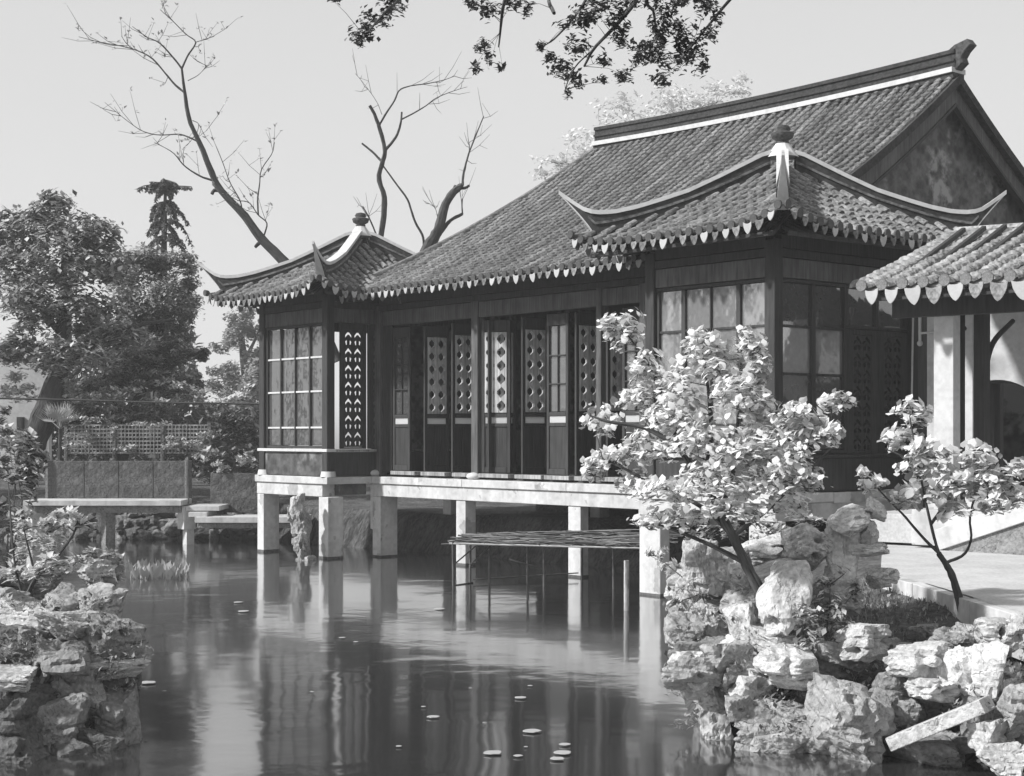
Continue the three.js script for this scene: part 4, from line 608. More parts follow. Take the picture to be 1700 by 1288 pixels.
// ---------------------------------------------------------------- shrubs in front
{
  const A = thing('maple_shrub', 'large pale-leaved maple shrub leaning over the rocks in front of the right pavilion', 'shrub');
  const d = 12.3;
  const trunk = pxs([[1298, 1062], [1276, 1010], [1258, 975], [1238, 935], [1216, 890], [1196, 850], [1170, 800]], d);
  const b = [pxs([[1216, 890], [1180, 852], [1130, 822], [1080, 800], [1030, 775], [1000, 760]], d, 0.06), pxs([[1170, 800], [1125, 740], [1118, 700], [1102, 660], [1080, 610], [1045, 560]], d, 0.05), pxs([[1196, 850], [1215, 790], [1225, 700], [1245, 620], [1252, 575]], d, -0.05), pxs([[1170, 800], [1180, 720], [1175, 640], [1165, 580]], d, 0.02), pxs([[1196, 850], [1260, 790], [1310, 730], [1360, 690], [1400, 668]], d, -0.07), pxs([[1216, 890], [1280, 840], [1330, 790], [1380, 745]], d, 0.05), pxs([[1125, 740], [1070, 710], [1010, 700], [980, 690]], d, 0.05), pxs([[1238, 935], [1180, 905], [1120, 880], [1090, 870]], d, 0.02)];
  limb(A, 'trunk', trunk, 0.055, 0.026, M.bark, 3, 9); b.forEach((p, i) => limb(A, 'branch', p, 0.024, 0.007, M.bark, 10 + i));
  const cl = [[1035, 555, 46, 34, 12.6], [1012, 545, 24, 16, 12.6], [1072, 615, 42, 38, 12.5], [1165, 575, 44, 30, 12.3], [1185, 615, 70, 55, 12.4], [1258, 605, 30, 58, 12.1], [1242, 565, 26, 26, 12.1], [1005, 700, 42, 26, 12.8], [1130, 680, 72, 50, 12.3], [1060, 660, 44, 34, 12.6], [1240, 670, 62, 48, 12], [1180, 740, 92, 46, 12.1], [1325, 690, 60, 26, 11.9], [1392, 672, 34, 22, 11.8], [1345, 715, 64, 24, 11.9], [1070, 745, 60, 36, 12.5], [1010, 770, 46, 28, 12.7], [985, 790, 26, 16, 12.8], [1285, 745, 92, 42, 12], [1375, 725, 40, 26, 11.8], [1200, 800, 100, 34, 12], [1310, 800, 72, 36, 11.9], [1110, 815, 66, 28, 12.3], [1050, 800, 44, 26, 12.6], [1130, 862, 62, 24, 12.3], [1085, 868, 40, 16, 12.6], [1220, 850, 66, 26, 11.9], [1310, 845, 50, 22, 12.2]];
  foliage(A, cl, { seed: 41, n: 8600, size: 0.062, droop: 0.7, kind: 'broad', mats: [L.bright, L.bright, L.bright2, L.mid], singles: 290, from: nearest([dense(trunk), ...b.map(p => dense(p))]), twigR: 0.0032, sub: 22, spread: 0.42, flat: 0.6 });

  const B = thing('maple_shrub', 'smaller young maple with one bent stem beside the white path at the right', 'shrub'), d2 = 12.9;
  const t2 = pxs([[1597, 1016], [1590, 985], [1578, 950], [1566, 930], [1558, 918]], d2), b2 = [pxs([[1558, 918], [1530, 890], [1500, 855], [1470, 825], [1440, 790]], d2, 0.04), pxs([[1558, 918], [1545, 870], [1530, 800], [1515, 720], [1510, 690]], d2, -0.03), pxs([[1570, 934], [1600, 920], [1612, 895], [1610, 860], [1625, 800], [1640, 770]], d2, -0.04), pxs([[1545, 870], [1585, 820], [1640, 800], [1680, 785]], d2, -0.05), pxs([[1530, 800], [1500, 760], [1470, 745]], d2, 0.03)];
  limb(B, 'trunk', t2, 0.036, 0.022, M.bark, 5, 9); b2.forEach((p, i) => limb(B, 'branch', p, 0.014, 0.005, M.bark, 20 + i));
  foliage(B, [[1520, 688, 36, 24, 12.9], [1500, 735, 40, 24, 13.0], [1545, 750, 52, 30, 12.8], [1448, 808, 36, 16, 13.1], [1500, 825, 42, 26, 13.0], [1560, 810, 56, 34, 12.8], [1625, 760, 44, 26, 12.6], [1610, 800, 52, 26, 12.7], [1665, 795, 46, 22, 12.5], [1690, 780, 26, 18, 12.5], [1645, 835, 50, 26, 12.6], [1585, 850, 40, 24, 12.7], [1520, 780, 40, 22, 12.8], [1690, 830, 36, 20, 12.5], [1430, 795, 16, 8, 13.2]], { seed: 51, n: 1900, size: 0.078, droop: 0.7, kind: 'broad', mats: [L.bright, L.bright, L.bright2, L.mid], singles: 230, from: nearest([dense(t2), ...b2.map(p => dense(p))]), twigR: 0.003, sub: 18, spread: 0.42, flat: 0.6 });

  const C = thing('low_bush', 'low dark bush growing between the white boulder and the soil bed', 'bush'), o = at(1370, 1065, 12);
  foliage(C, [[1375, 1000, 40, 44, 12.1], [1345, 1040, 40, 38, 11.9], [1392, 1045, 36, 40, 12], [1380, 960, 26, 24, 12.3], [1415, 985, 24, 26, 12.2]], { seed: 61, n: 900, size: 0.06, mats: [L.dark, L.mid, L.pale], from: () => o, singles: 120, twigR: 0.005 });
  const E = thing('creeper', 'pale creeper hanging over the left side of the right rockery', 'creeper'), o2 = at(1165, 985, 13.3);
  foliage(E, [[1135, 1000, 30, 26, 13.5], [1125, 1050, 24, 36, 13.3], [1130, 1095, 22, 30, 13.1], [1150, 960, 22, 20, 13.8], [1112, 945, 26, 14, 14.2], [1100, 925, 26, 14, 14.4], [1160, 1070, 26, 26, 12.7]], { seed: 65, n: 1000, size: 0.06, kind: 'oval', mats: [L.bright2, L.mid], from: () => o2, singles: 100, droop: 0.9, twigR: 0.004 });
  const G = thing('bank_bush', 'mixed dark bush on the bank behind the upright rock under the large shrub', 'bush'), o3 = at(1250, 930, 14.5);
  foliage(G, [[1240, 880, 60, 30, 14.5], [1310, 870, 50, 26, 14.3], [1190, 880, 40, 26, 14.6], [1150, 905, 40, 20, 14.8], [1280, 900, 40, 16, 14]], { seed: 67, n: 1100, size: 0.07, mats: [L.mid, L.dark, L.bright2], from: () => o3, twigR: 0.005 });

  const H = thing('pale_bush', 'pale leafy bush on top of the left rockery leaning over the pond', 'bush'), d3 = 12.8, t3 = pxs([[40, 1000], [60, 960], [90, 930], [110, 905]], d3);
  const b3 = [pxs([[60, 960], [50, 920], [40, 880]], d3), pxs([[110, 905], [125, 880], [130, 860]], d3), pxs([[40, 1000], [24, 930], [18, 860], [14, 800]], d3, 0.1)];
  limb(H, 'stem', t3, 0.02, 0.01, M.bark, 4); b3.forEach((p, i) => limb(H, 'branch', p, 0.012, 0.005, M.bark, i + 7));
  foliage(H, [[118, 862, 40, 24, 12.8], [90, 885, 50, 26, 12.9], [60, 915, 60, 34, 12.9], [100, 930, 44, 24, 12.7], [30, 890, 40, 30, 13.2], [70, 955, 50, 22, 12.8], [20, 950, 40, 30, 13], [146, 870, 14, 12, 12.7]], { seed: 71, n: 1500, size: 0.07, kind: 'oval', mats: [L.pale, L.mid, L.bright2], singles: 200, from: nearest([dense(t3), ...b3.map(p => dense(p))]), twigR: 0.004 });
  const J = thing('dark_bush', 'tall dark bush at the left edge of the picture behind the pale bush', 'bush'), o4 = at(10, 980, 15);
  foliage(J, [[20, 750, 44, 50, 15.5], [36, 800, 46, 40, 15.5], [10, 850, 46, 40, 15], [50, 770, 34, 28, 15.6], [0, 700, 30, 40, 16]], { seed: 73, n: 1500, size: 0.09, mats: [L.dark, L.mid, L.pale], from: () => o4, twigR: 0.006 });
  const K = thing('shore_plant', 'leafy plant growing round the small shore rock at left', 'plant'), o5 = at(170, 985, 14);
  foliage(K, [[170, 930, 26, 24, 14], [195, 945, 18, 24, 14.1], [150, 925, 22, 16, 14]], { seed: 77, n: 260, size: 0.08, mats: [L.bright2, L.mid], from: () => o5, singles: 60 });
  const N = thing('water_plants', 'clump of tall leafy water plants standing in the pond beyond the left rockery', 'plant'), q5 = new Leaves(79), R = rng(79);
  for (let i = 0; i < 200; i++) { const p = at(212 + R() * 100, 962, 25.5 + (R() - 0.5)); p.y = 0; q5.add(p, new THREE.Quaternion().setFromEuler(new THREE.Euler((R() - 0.5) * 1.2, R() * 6.3, (R() - 0.5) * 1.1)), 0.1 + R() * 0.2, R() < 0.4 ? 'oval' : 'blade'); }
  mesh('blades', q5.geo(), L.mid, N).userData.kind = 'stuff';
}

// ---------------------------------------------------------------- trees behind
function tree(name, label, category, { trunk, r = [0.25, 0.1], limbs = [], bark = M.bark, group }, cl, o) {
  const T = thing(name, label, category, group); limb(T, 'trunk', trunk, r[0], r[1], bark, o.seed, 9);
  limbs.forEach((p, i) => limb(T, 'limb', p, r[1] * 0.8, 0.03, bark, o.seed + i, 6));
  foliage(T, cl, { from: nearest([dense(trunk), ...limbs.map(p => dense(p))]), twigR: 0.015, ...o }); return T;
}
{
  const d = 36;
  const t1 = pxs([[46, 770], [62, 720], [84, 660], [98, 620], [105, 560], [110, 480], [112, 400]], d);
  tree('broadleaf_tree', 'big leafy tree at the far left with a dark trunk leaning over the bank', 'tree', { trunk: t1, r: [0.34, 0.1], limbs: [pxs([[105, 560], [60, 500], [30, 440]], d), pxs([[110, 480], [150, 430], [190, 390]], d), pxs([[98, 620], [160, 570], [230, 540], [290, 530]], d), pxs([[100, 600], [50, 570], [10, 560]], d)] },
    [[92, 345, 40, 34, 36], [60, 385, 60, 40, 36], [140, 385, 60, 40, 36], [30, 440, 56, 50, 36], [110, 440, 80, 50, 35.5], [180, 440, 46, 40, 36], [50, 510, 70, 50, 35.5], [140, 520, 80, 40, 36], [20, 580, 50, 36, 35.5], [110, 590, 80, 34, 35.5], [200, 560, 60, 30, 36], [5, 380, 40, 40, 36]],
    { seed: 101, n: 13000, size: 0.18, mats: [L.dark, L.mid2, L.mid, L.pale, L.mid2], sub: 30, spread: 0.46, flat: 0.5, twigR: 0.01 });  // pale leaves mixed in as sunlit flecks, light put into the leaf colour
  tree('dense_tree', 'fine-leaved rounded tree right of the big leafy tree, under the drooping fir top', 'tree', { trunk: pxs([[262, 760], [264, 640], [262, 520], [262, 440]], 40), r: [0.25, 0.1], limbs: [pxs([[264, 600], [300, 540], [320, 520]], 40), pxs([[262, 560], [220, 500], [200, 470]], 40)] },
    [[262, 428, 56, 24, 40], [225, 450, 56, 40, 40], [305, 460, 36, 40, 40], [255, 500, 84, 46, 39.5], [312, 505, 28, 34, 40], [300, 550, 34, 34, 39.6], [215, 540, 50, 40, 39.5], [260, 590, 70, 36, 39.5]], { seed: 103, n: 18000, size: 0.13, mats: [L.mid2, L.mid, L.mid2], sub: 40, spread: 0.4, twigR: 0.01 });
  tree('layered_tree', 'grey feathery tree with flat layers below the rounded tree', 'tree', { trunk: pxs([[200, 770], [215, 700], [240, 640], [260, 600]], 37), r: [0.16, 0.07], limbs: [pxs([[215, 700], [180, 660], [150, 640]], 37), pxs([[240, 640], [300, 600], [340, 580]], 37)] },
    [[285, 585, 50, 26, 37], [240, 610, 70, 30, 37], [320, 630, 30, 26, 37], [180, 640, 60, 26, 37], [280, 640, 60, 26, 36.5], [335, 590, 20, 18, 37.5], [130, 660, 40, 20, 37]], { seed: 105, n: 12000, size: 0.13, mats: [L.mid2, L.dark, L.mid], flat: 0.4, sub: 20, twigR: 0.01 });
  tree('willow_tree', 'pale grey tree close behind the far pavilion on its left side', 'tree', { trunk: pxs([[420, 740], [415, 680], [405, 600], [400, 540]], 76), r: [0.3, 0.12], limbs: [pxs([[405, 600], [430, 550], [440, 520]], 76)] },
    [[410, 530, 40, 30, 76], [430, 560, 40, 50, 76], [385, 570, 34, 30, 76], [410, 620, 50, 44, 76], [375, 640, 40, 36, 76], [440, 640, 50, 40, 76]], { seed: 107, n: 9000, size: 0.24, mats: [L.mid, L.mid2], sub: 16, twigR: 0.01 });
  // fir with drooping fronds
  const fir = thing('drooping_fir', 'dark fir top with drooping fronds rising above the rounded tree', 'tree'), df = 48;
  limb(fir, 'trunk', pxs([[268, 770], [270, 560], [272, 440], [275, 305]], df), 0.28, 0.04, M.bark, 9);
  const R = rng(111); let fi = 0;
  for (const [y, n, l, dr] of [[303, 6, 46, 0.3], [308, 5, 40, 0.02], [312, 4, 30, 0.8], [337, 8, 48, 1.0], [345, 5, 40, 1.35], [368, 8, 56, 1.0], [392, 7, 54, 0.9]]) for (let i = 0; i < n; i++) {
    const a = i / n * 6.283 + R() * 0.5 + y, l2 = l * (0.6 + R() * 0.6) * M1(df), c = at(273, y + (R() - 0.5) * 10, df), dir = V(Math.cos(a), 0, Math.sin(a)), pts = []; for (let k = 0; k <= 4; k++) { const t = k / 4; pts.push(c.clone().addScaledVector(dir, l2 * t * (1 - 0.28 * t * Math.abs(dr))).add(V(0, -dr * (0.6 + 0.4 * R()) * 0.75 * t * t * l2, 0))); }
    const fl = new Leaves(200 + fi++), cv = new THREE.CatmullRomCurve3(pts); for (let k = 0; k < 80; k++) { const t = 0.12 + 0.88 * R(), p = cv.getPoint(t); p.add(V(R() - 0.5, R() - 0.7, R() - 0.5).multiplyScalar(0.07)); fl.add(p, new THREE.Quaternion().setFromEuler(new THREE.Euler(Math.PI * 0.8 + (R() - 0.5) * 0.8, R() * 6.3, (R() - 0.5), 'YXZ')), 0.09 + R() * 0.08, 'oval'); }
    mesh('frond', merge([clean(fl.geo()), clean(tube(pts, [0.03, 0.025, 0.02, 0.015, 0.01], 4))]), L.darker, fir);
  }
  { const W = new Leaves(231), R4 = rng(232); for (let i = 0; i < 16000; i++) { const px = -160 + R4() * 640, top = px > 325 ? 678 : 585 + 30 * Math.sin(px * 0.03) + 22 * Math.sin(px * 0.11), p = at(px, lerp(top, 790, R4() ** 1.1), 47 + R4() * 5); W.add(p, leafTurn(R4, 0.6, R4() * 6.3), 0.22 + R4() * 0.22, 'oval'); } tag(mesh('far_wood', W.geo(), L.dark), 'dark far wood closing the garden behind the trees at left', 'wood', null, 'stuff'); }
  tree('distant_tree', 'faint tree crown with haze put into its pale leaf colour, showing above the hall roof behind the ridge', 'tree', { trunk: pxs([[1060, 760], [1060, 500], [1050, 330], [1060, 230]], 66), r: [0.5, 0.15], bark: M.barkPale, limbs: [pxs([[1050, 330], [980, 280], [920, 270]], 66), pxs([[1060, 300], [1130, 210], [1190, 170]], 66)] },
    [[1180, 165, 54, 30, 66], [1110, 175, 56, 40, 66], [1230, 150, 34, 24, 66], [1030, 200, 50, 44, 66], [970, 240, 44, 44, 66], [920, 275, 44, 26, 66], [1080, 230, 60, 40, 66], [1000, 280, 70, 40, 66]], { seed: 113, n: 3000, size: 0.24, mats: [L.faint, L.pale], sub: 14, spread: 0.55, twigR: 0.006, twigMat: M.barkPale });  // distance haze is put into the pale leaf colours

  // bare trees
  const bare = (label, d, list) => {
    const T = thing('bare_tree', label, 'tree'), Rb = rng(d * 10), tips = [];
    list.forEach(([r0, r1, pts], i) => {
      const path = pxs(pts, d, i % 2 ? 0.05 : -0.04); limb(T, i ? 'branch' : 'trunk', path, r0 * 0.64, r1 * 0.72, M.bark, 130 + i + d, 7);
      if (!i || r1 > 0.02 || pts.length < 3) return;
      const cv = new THREE.CatmullRomCurve3(path), len = cv.getLength(), tw = [];
      for (let k = 0; k < 3 + len * 2.2; k++) { const t = 0.25 + 0.75 * Rb(), a = cv.getPoint(t), g = cv.getTangent(t), o = V(Rb() - 0.5, Rb() - 0.35, Rb() - 0.5).normalize(), l = (0.25 + Rb() * 0.6), e = a.clone().addScaledVector(g.add(o.multiplyScalar(1.1)).normalize(), l), m = a.clone().lerp(e, 0.5).add(V(0, -0.04, 0)); tw.push(tube([a, m, e], [0.007, 0.006, 0.003], 4)); tips.push(e, m); if (Rb() < 0.5) { const e2 = m.clone().add(V(Rb() - 0.5, Rb() - 0.3, Rb() - 0.5).multiplyScalar(0.5)); tw.push(tube([m, e2], [0.005, 0.003], 4)); tips.push(e2); } }
      mesh('twigs', merge(tw), M.bark, T).userData.kind = 'stuff';
    });
    T.userData.tips = undefined; delete T.userData.tips; return [T, tips];
  };
  const bt = bare('bare tree leaning to the left with long thin twigs behind the far pavilion', 34, [
    [0.2, 0.035, [[560, 600], [500, 470], [470, 432], [434, 396], [406, 357], [363, 311], [349, 279], [331, 236], [315, 200], [307, 154], [302, 114]]],
    [0.035, 0.008, [[302, 114], [312, 92], [325, 70], [309, 57], [288, 36], [266, 16]]], [0.035, 0.008, [[302, 114], [288, 96], [263, 70], [245, 62], [220, 44]]],
    [0.04, 0.008, [[307, 154], [290, 140], [274, 121], [250, 95], [216, 80], [166, 70], [131, 61]]], [0.016, 0.008, [[222, 82], [210, 72], [202, 60]]],
    [0.03, 0.006, [[331, 236], [314, 228], [299, 223], [263, 224], [238, 218], [216, 204], [174, 170]]], [0.04, 0.007, [[352, 299], [334, 293], [306, 275], [288, 254], [256, 236]]],
    [0.025, 0.01, [[402, 350], [399, 334], [382, 303], [370, 270], [359, 243]]], [0.03, 0.012, [[436, 396], [440, 386], [443, 370], [429, 357], [413, 336], [394, 333]]], [0.03, 0.009, [[429, 357], [428, 330], [431, 307], [434, 282], [452, 254], [456, 236]]],
    [0.07, 0.05, [[366, 316], [356, 316], [352, 322]]], [0.08, 0.05, [[440, 400], [430, 404], [424, 410]]], [0.014, 0.006, [[325, 70], [345, 64], [356, 60]]], [0.014, 0.005, [[312, 134], [330, 124], [344, 108]]], [0.014, 0.005, [[320, 200], [330, 206], [326, 228], [344, 216]]]]);
  { const R2 = rng(140), fl = new Leaves(141); for (const t of bt[1]) if (R2() < 0.75) for (let k = 0; k < 1 + R2() * 2; k++) fl.add(t.clone().add(V(R2() - 0.5, R2() - 0.6, R2() - 0.5).multiplyScalar(0.08)), leafTurn(R2, 0.5, R2() * 6), 0.05 + R2() * 0.07, 'oval'); mesh('foliage', fl.geo(), L.mid, bt[0]).userData.kind = 'stuff'; }
  bare('slim bare tree forking above the far pavilion finial', 37, [
    [0.13, 0.05, [[632, 560], [630, 420], [632, 396], [637, 359], [638, 326], [629, 295], [636, 267], [639, 250], [629, 209], [622, 190], [614, 175]]],
    [0.05, 0.03, [[634, 268], [618, 252], [601, 238]]], [0.04, 0.008, [[629, 209], [640, 190], [655, 167], [663, 150], [680, 143], [708, 139], [736, 133], [756, 126]]], [0.055, 0.03, [[639, 250], [657, 228], [665, 206], [667, 186]]], [0.03, 0.007, [[667, 198], [690, 186], [708, 175], [722, 164], [750, 152], [776, 144]]], [0.012, 0.006, [[634, 190], [626, 170], [605, 140], [590, 122]]], [0.03, 0.02, [[626, 392], [612, 360], [602, 342]]]]);
  bare('thick stubby bare tree with cut limbs beside the hall roof slope', 36.5, [
    [0.27, 0.1, [[690, 560], [698, 450], [706, 422], [722, 392], [730, 376], [741, 337], [754, 318], [768, 308]]],
    [0.05, 0.016, [[768, 308], [769, 292], [774, 270], [779, 253], [790, 225], [803, 193]]], [0.09, 0.05, [[720, 400], [736, 380], [748, 366], [768, 355]]], [0.06, 0.04, [[764, 312], [772, 312], [779, 308]]], [0.05, 0.025, [[704, 412], [702, 392], [690, 370], [683, 350], [677, 332], [657, 304], [636, 275]]], [0.02, 0.008, [[779, 253], [779, 240], [777, 230]]], [0.03, 0.015, [[768, 356], [767, 340], [768, 330]]], [0.014, 0.006, [[728, 372], [722, 345], [705, 334]]], [0.05, 0.04, [[756, 320], [754, 312], [756, 308]]]]);

  // shrubs along the far bank
  const bush = (label, cl, o, px, py, dd, name = 'garden_shrub') => { const S = thing(name, label, 'shrub'), p = at(px, py, dd); foliage(S, cl, { sub: 14, ...o }); };
  bush('pale flowering shrub left of the leaning trunk before the white wall', [[20, 640, 40, 22, 37], [50, 655, 40, 16, 37], [10, 730, 34, 26, 36.5]], { seed: 151, n: 800, size: 0.14, mats: [L.pale, L.blossom, L.mid] }, 30, 760, 37);
  bush('pale flowering shrub just right of the leaning trunk', [[110, 645, 26, 18, 36], [135, 660, 34, 14, 36], [170, 655, 36, 18, 36]], { seed: 152, n: 800, size: 0.13, mats: [L.blossom, L.pale, L.mid] }, 140, 760, 36);
  bush('wide pale flowering hedge behind the middle of the bridge parapet', [[210, 655, 40, 14, 36], [290, 650, 46, 18, 36], [270, 670, 50, 12, 36], [340, 655, 36, 16, 36]], { seed: 153, n: 1200, size: 0.12, mats: [L.blossom, L.pale, L.mid2] }, 270, 760, 36);
  bush('light shrub with strap leaves close to the left corner of the far pavilion', [[415, 650, 30, 18, 35], [425, 620, 18, 30, 35], [395, 665, 40, 12, 35]], { seed: 154, n: 700, size: 0.15, mats: [L.pale, L.mid] }, 415, 770, 35);
  bush('dark mass of shrubs between the wire and the parapet', [[190, 690, 70, 18, 36.2], [110, 700, 50, 24, 36.2], [270, 690, 60, 18, 36.2], [360, 700, 40, 30, 35.5], [410, 710, 40, 34, 35.5], [400, 760, 40, 24, 35], [345, 790, 26, 26, 34.3], [372, 770, 24, 20, 34.5], [190, 740, 80, 20, 37], [290, 740, 60, 20, 37]], { seed: 155, n: 7000, size: 0.14, mats: [L.darker, L.dark, L.mid2], singles: 0 }, 250, 780, 36);
  bush('speckled light shrub just behind the bridge parapet near the fence', [[300, 740, 46, 14, 34.8], [340, 725, 24, 22, 34.8], [215, 745, 34, 10, 34.8], [130, 735, 34, 18, 34.8], [150, 700, 26, 10, 34.8], [250, 705, 40, 8, 34.8], [190, 720, 10, 18, 34.8]], { seed: 156, n: 1500, size: 0.1, mats: [L.mid, L.pale, L.mid2] }, 280, 780, 35);
  { const fe = thing('lattice_fence', 'pale open lattice fence among the shrubs behind the bridge parapet', 'fence'), y0 = 752, y1 = 706, p = (x, y) => at(x, y, 35.3);
    for (let i = 0; i <= 39; i++) bar(p(112 + i * 6, y0), p(112 + i * 6 + 0.01, y1), 0.03, 0.025, M.rockD, 'slat', fe);
    for (let k = 0; k <= 7; k++) bar(p(110, lerp(y0, y1, k / 7)), p(348, lerp(y0, y1, k / 7)), 0.025, 0.035, M.rockD, 'rail', fe);
    for (const x of [110, 190, 270, 348]) bar(p(x, y0 + 14), p(x + 0.01, y1 - 4), 0.08, 0.08, M.rockE, 'fence_post', fe); }
  bush('small pale plant on the right end of the bridge bank by the deck', [[340, 755, 24, 16, 34.3], [370, 775, 20, 12, 34], [415, 765, 20, 16, 34]], { seed: 158, n: 320, size: 0.13, mats: [L.pale, L.mid] }, 370, 800, 34, 'garden_plant');
  { // fan palm
    const fp = thing('fan_palm', 'small fan palm with pale pointed fronds beside the leaning trunk', 'palm'), c = at(100, 712, 35.4), R3 = rng(160); limb(fp, 'trunk', [at(100, 770, 35.4), c], 0.05, 0.04, M.bark, 5);
    for (let i = 0; i < 11; i++) { const a = i * 2.4, el = 0.5 + R3() * 0.8, lf = new Leaves(161 + i), tip = c.clone().add(V(Math.cos(a) * Math.cos(el), Math.sin(el), Math.sin(a) * Math.cos(el)).multiplyScalar(0.28)); for (let k = -5; k <= 5; k++) lf.add(tip, new THREE.Quaternion().setFromEuler(new THREE.Euler(Math.PI / 2 - el + 0.2, Math.PI / 2 - a, k * 0.2, 'YXZ')), 0.36 + R3() * 0.1, 'blade'); mesh('frond', merge([clean(lf.geo()), clean(tube([c, tip], [0.012, 0.01], 4))]), i % 3 ? L.pale : L.mid, fp); }
  }
  tree('bank_tree', 'loose-crowned tree on the left bank beyond the frame, mirrored in the large pavilion windows', 'tree', { trunk: [V(-29, 0.6, 0), V(-28.8, 3, 0.3), V(-29.2, 6, 0.2)], r: [0.22, 0.1] }, [[-1150, 420, 150, 110, 22.6], [-1330, 330, 160, 120, 23], [-980, 330, 140, 110, 22.5], [-1180, 200, 170, 120, 22.5], [-1420, 480, 140, 110, 23], [-900, 520, 120, 80, 22]], { seed: 241, n: 4200, size: 0.2, mats: [L.mid2, L.mid], sub: 16, spread: 0.5 });
  tree('bank_tree', 'taller tree on the left bank beyond the frame, mirrored in the far pavilion windows', 'tree', { trunk: [V(-38, 0.6, -8.4), V(-38.2, 4, -8.2), V(-38, 7, -8.5)], r: [0.24, 0.1] }, [[-515, 430, 110, 80, 34.5], [-640, 360, 110, 80, 34], [-420, 340, 90, 80, 35], [-530, 250, 110, 80, 34.5]], { seed: 243, n: 3600, size: 0.22, mats: [L.mid2, L.mid], sub: 16, spread: 0.5 });
  tree('side_tree', 'dark tree beyond the walkway at the right edge of the picture', 'tree', { trunk: pxs([[1760, 800], [1756, 600], [1750, 480]], 34), r: [0.3, 0.12] }, [[1760, 470, 90, 70, 34], [1800, 560, 90, 80, 34], [1740, 560, 60, 60, 34]], { seed: 171, n: 2500, size: 0.22, mats: [L.dark, L.darker] });
}

// ---------------------------------------------------------------- branches hanging in from a tree beside the camera
{
  const T = thing('overhanging_tree', 'dark leafy branches hanging into the top of the picture against the sky', 'tree'), d = 9;
  const top = at(1250, -420, 8.5), tr = [at(4300, 2000, 6), at(4200, 600, 6), at(3600, -500, 6.6), at(2300, -700, 7.8), top];
  limb(T, 'trunk', tr, 0.22, 0.06, M.bark, 181, 10);
  const bs = [[[0.05, 0.008], [[1250, -420], [1130, -160], [1060, -10], [1050, 10], [1020, 45], [985, 82], [970, 110]]], [[0.05, 0.006], [[1250, -420], [1180, -150], [1075, -5], [1085, 20], [1090, 70]]], [[0.04, 0.007], [[1900, -560], [1500, -280], [1320, -120], [1220, -10], [1170, 50], [1130, 100]]], [[0.05, 0.006], [[1250, -420], [1000, -220], [880, -80], [838, 0], [832, 40], [828, 78]]], [[0.05, 0.005], [[1250, -420], [900, -280], [740, -120], [680, -20], [640, 20], [605, 60]]], [[0.04, 0.014], [[1000, -220], [940, -80], [912, -10], [920, 22]]], [[0.03, 0.005], [[1130, -160], [1010, -60], [960, 20], [925, 60], [905, 75]]], [[0.012, 0.004], [[985, 82], [960, 105], [945, 130], [938, 150]]]];
  const paths = bs.map(([r, p], i) => { const q = p.map(([x, y], k) => at(x, y, d + 0.12 * ((k * 7 + i * 3) % 5 - 2))); limb(T, 'branch', q, r[0] * 0.4, r[1] * 0.7, M.bark, 190 + i, 6); return q; });
  foliage(T, [[650, 14, 32, 28, 9], [620, 38, 35, 23, 9], [600, 58, 27, 18, 9], [558, 2, 16, 6, 9], [780, 8, 16, 15, 9], [810, 14, 32, 18, 9], [852, 6, 24, 15, 9], [878, 18, 13, 18, 9], [800, 80, 21, 18, 9], [812, 98, 13, 13, 9], [830, 112, 10, 11, 9], [792, 112, 12, 15, 9], [945, 38, 27, 13, 9], [968, 30, 29, 23, 9], [990, 14, 35, 20, 9], [1028, 50, 24, 46, 9], [962, 82, 29, 20, 9], [898, 76, 13, 13, 9], [912, 96, 18, 13, 9], [935, 115, 27, 20, 9], [955, 140, 24, 18, 9], [942, 160, 10, 13, 9], [1000, 96, 21, 15, 9], [1100, 40, 35, 39, 9], [1080, 80, 40, 18, 9], [1060, 104, 29, 15, 9], [1110, 105, 40, 20, 9], [1130, 60, 32, 33, 9], [1165, 14, 35, 18, 9], [1190, 30, 16, 15, 9], [1175, 60, 24, 18, 9], [1150, 90, 29, 23, 9], [1165, 118, 18, 15, 9], [1100, 132, 27, 15, 9], [1030, 130, 21, 18, 9], [1050, 0, 81, 13, 9], [1120, 2, 40, 13, 9], [1000, 135, 16, 10, 9]], { seed: 201, n: 4300, size: 0.038, mats: [L.darker, L.dark], from: nearest(paths.map(p => dense(p, 8))), twigR: 0.0013, sub: 30, spread: 0.5, flat: 0.65 });
}

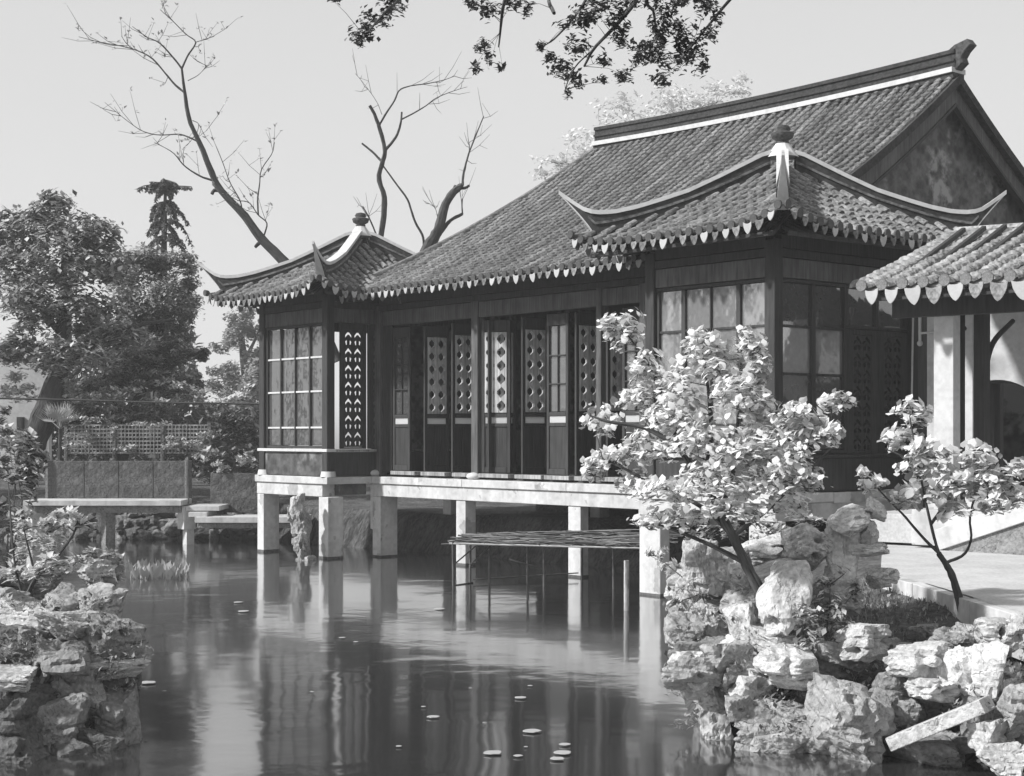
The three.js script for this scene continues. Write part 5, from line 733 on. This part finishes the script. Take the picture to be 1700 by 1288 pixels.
// ---------------------------------------------------------------- floating leaves, ground cover
{
  const R = rng(211), PAD_LABEL = { 719: 'pale leaf floating alone in mid pond below the left end of the trellis', 883: 'largest pale leaf floating in the pond, alone above the two at the bottom', 818: 'wide pale floating leaf at the bottom centre, leftmost of the bottom row of wide ones', 934: 'wide pale floating leaf upper one of the pair nearest the right rockery', 925: 'wide pale floating leaf lower one of the pair nearest the right rockery', 864: 'thin pale floating leaf above the largest one in the middle of the pond', 246: 'pale floating leaf touching the edge of the left rockery', 396: 'pale leaf floating left of the first deck post reflection', 405: 'pale leaf floating just below another beside the first deck post reflection', 730: 'pale leaf floating beside the reflection of the trellis left end', 662: 'small pale leaf floating lowest on the left side of the open pond' };
  for (const [px, py, w] of [[719, 1192, 24], [703, 1175, 10], [804, 1202, 8], [883, 1216, 34], [662, 1241, 12], [818, 1252, 36], [934, 1252, 34], [925, 1262, 28], [873, 1242, 8], [781, 1144, 7], [880, 1140, 10], [864, 1160, 22], [568, 1060, 12], [591, 1067, 10], [396, 1001, 18], [405, 1016, 22], [273, 1149, 8], [246, 1135, 30], [518, 1150, 8], [938, 1238, 22], [730, 1012, 20], [860, 1257, 18]]) {
    const d = CAM_Y * FPX / (py - 722), p = at(px, py, d); p.y = 0.012; const s = w * M1(d) * 0.42;
    const a = []; for (let k = 0; k < 14; k++) { const t = k / 14 * 6.283, r = 1 + (R() - 0.5) * 0.25; a.push(new THREE.Vector2(Math.cos(t) * r, Math.sin(t) * r)); }
    const g = new THREE.ExtrudeGeometry(new THREE.Shape(a), { depth: 0.03, bevelEnabled: true, bevelThickness: 0.02, bevelSize: 0.03, bevelSegments: 1 }); g.rotateX(-Math.PI / 2); g.scale(s, Math.min(0.16, s * 1.6), s); const o = mesh('floating_leaf', clean(g), L.pad, null, p); o.rotation.y = R() * 6; const own = PAD_LABEL[px]; own ? tag(o, own, 'leaf', 'pale leaves floating on the pond') : tag(o, 'tiny pale leaf floating flat on the dark pond', 'leaf', 'pale leaves floating on the pond');
  }
  { const W = thing('rock_weeds', 'weeds and small ferns growing in the gaps of the right rockery', 'weeds'), lf = [new Leaves(251), new Leaves(252)], R5 = rng(253);
    for (let i = 0; i < 90; i++) { const px = 1120 + R5() * 540, t = R5(), c = at(px, lerp(px < 1240 ? 960 : 1070, 1225 - Math.max(0, px - 1500) * 0.3, t), lerp(12.6, 11.2, t) + (px < 1200 ? 0.6 : 0) - Math.max(0, px - 1500) * 0.006); for (let k = 0; k < 26; k++) lf[k % 2].add(c.clone().add(V(R5() - 0.5, R5() * 0.3, R5() - 0.5).multiplyScalar(0.16)), leafTurn(R5, 0.6, R5() * 6.3), 0.03 + R5() * 0.04, R5() < 0.5 ? 'blade' : 'oval'); }
    lf.forEach((l, i) => { mesh('foliage', l.geo(), i ? L.mid : L.dark, W).userData.kind = 'stuff'; }); }
  { const W = thing('rock_weeds', 'dark weeds and creepers growing over the left rockery ledges', 'weeds'), lf = [new Leaves(254), new Leaves(255)], R5 = rng(256);
    for (let i = 0; i < 80; i++) { const c = at(R5() * 230, lerp(1000, 1250, R5()), 11.75); for (let k = 0; k < 26; k++) lf[k % 2].add(c.clone().add(V(R5() - 0.5, R5() * 0.3, R5() - 0.5).multiplyScalar(0.18)), leafTurn(R5, 0.6, R5() * 6.3), 0.03 + R5() * 0.04, R5() < 0.5 ? 'blade' : 'oval'); }
    lf.forEach((l, i) => { mesh('foliage', l.geo(), i ? L.mid : L.dark, W).userData.kind = 'stuff'; }); }
  // moss and litter on the soil bed, weeds along the banks
  const gl = new Leaves(221), gd = new Leaves(222), R2 = rng(223);
  for (let i = 0; i < 9000; i++) { const px = 1130 + R2() * 600, d = 10.4 + R2() * 5.5, p = at(px, 900, d); if (pondSD(p.x, p.z) > -0.5) continue; p.y = groundY(p.x, p.z) - 0.005; (R2() < 0.6 ? gd : gl).add(p, new THREE.Quaternion().setFromEuler(new THREE.Euler((R2() - 0.5) * 1.6, R2() * 6.3, (R2() - 0.5) * 1.4)), 0.02 + R2() * 0.045, R2() < 0.5 ? 'blade' : 'oval'); }
  tag(mesh('ground_cover', gd.geo(), L.dark), 'low dark moss and weeds covering the soil bed', 'ground cover', null, 'stuff');
  tag(mesh('leaf_litter', gl.geo(), L.mid), 'pale leaf litter scattered over the soil bed', 'leaf litter', null, 'stuff');
}
renderer.render(scene, camera);
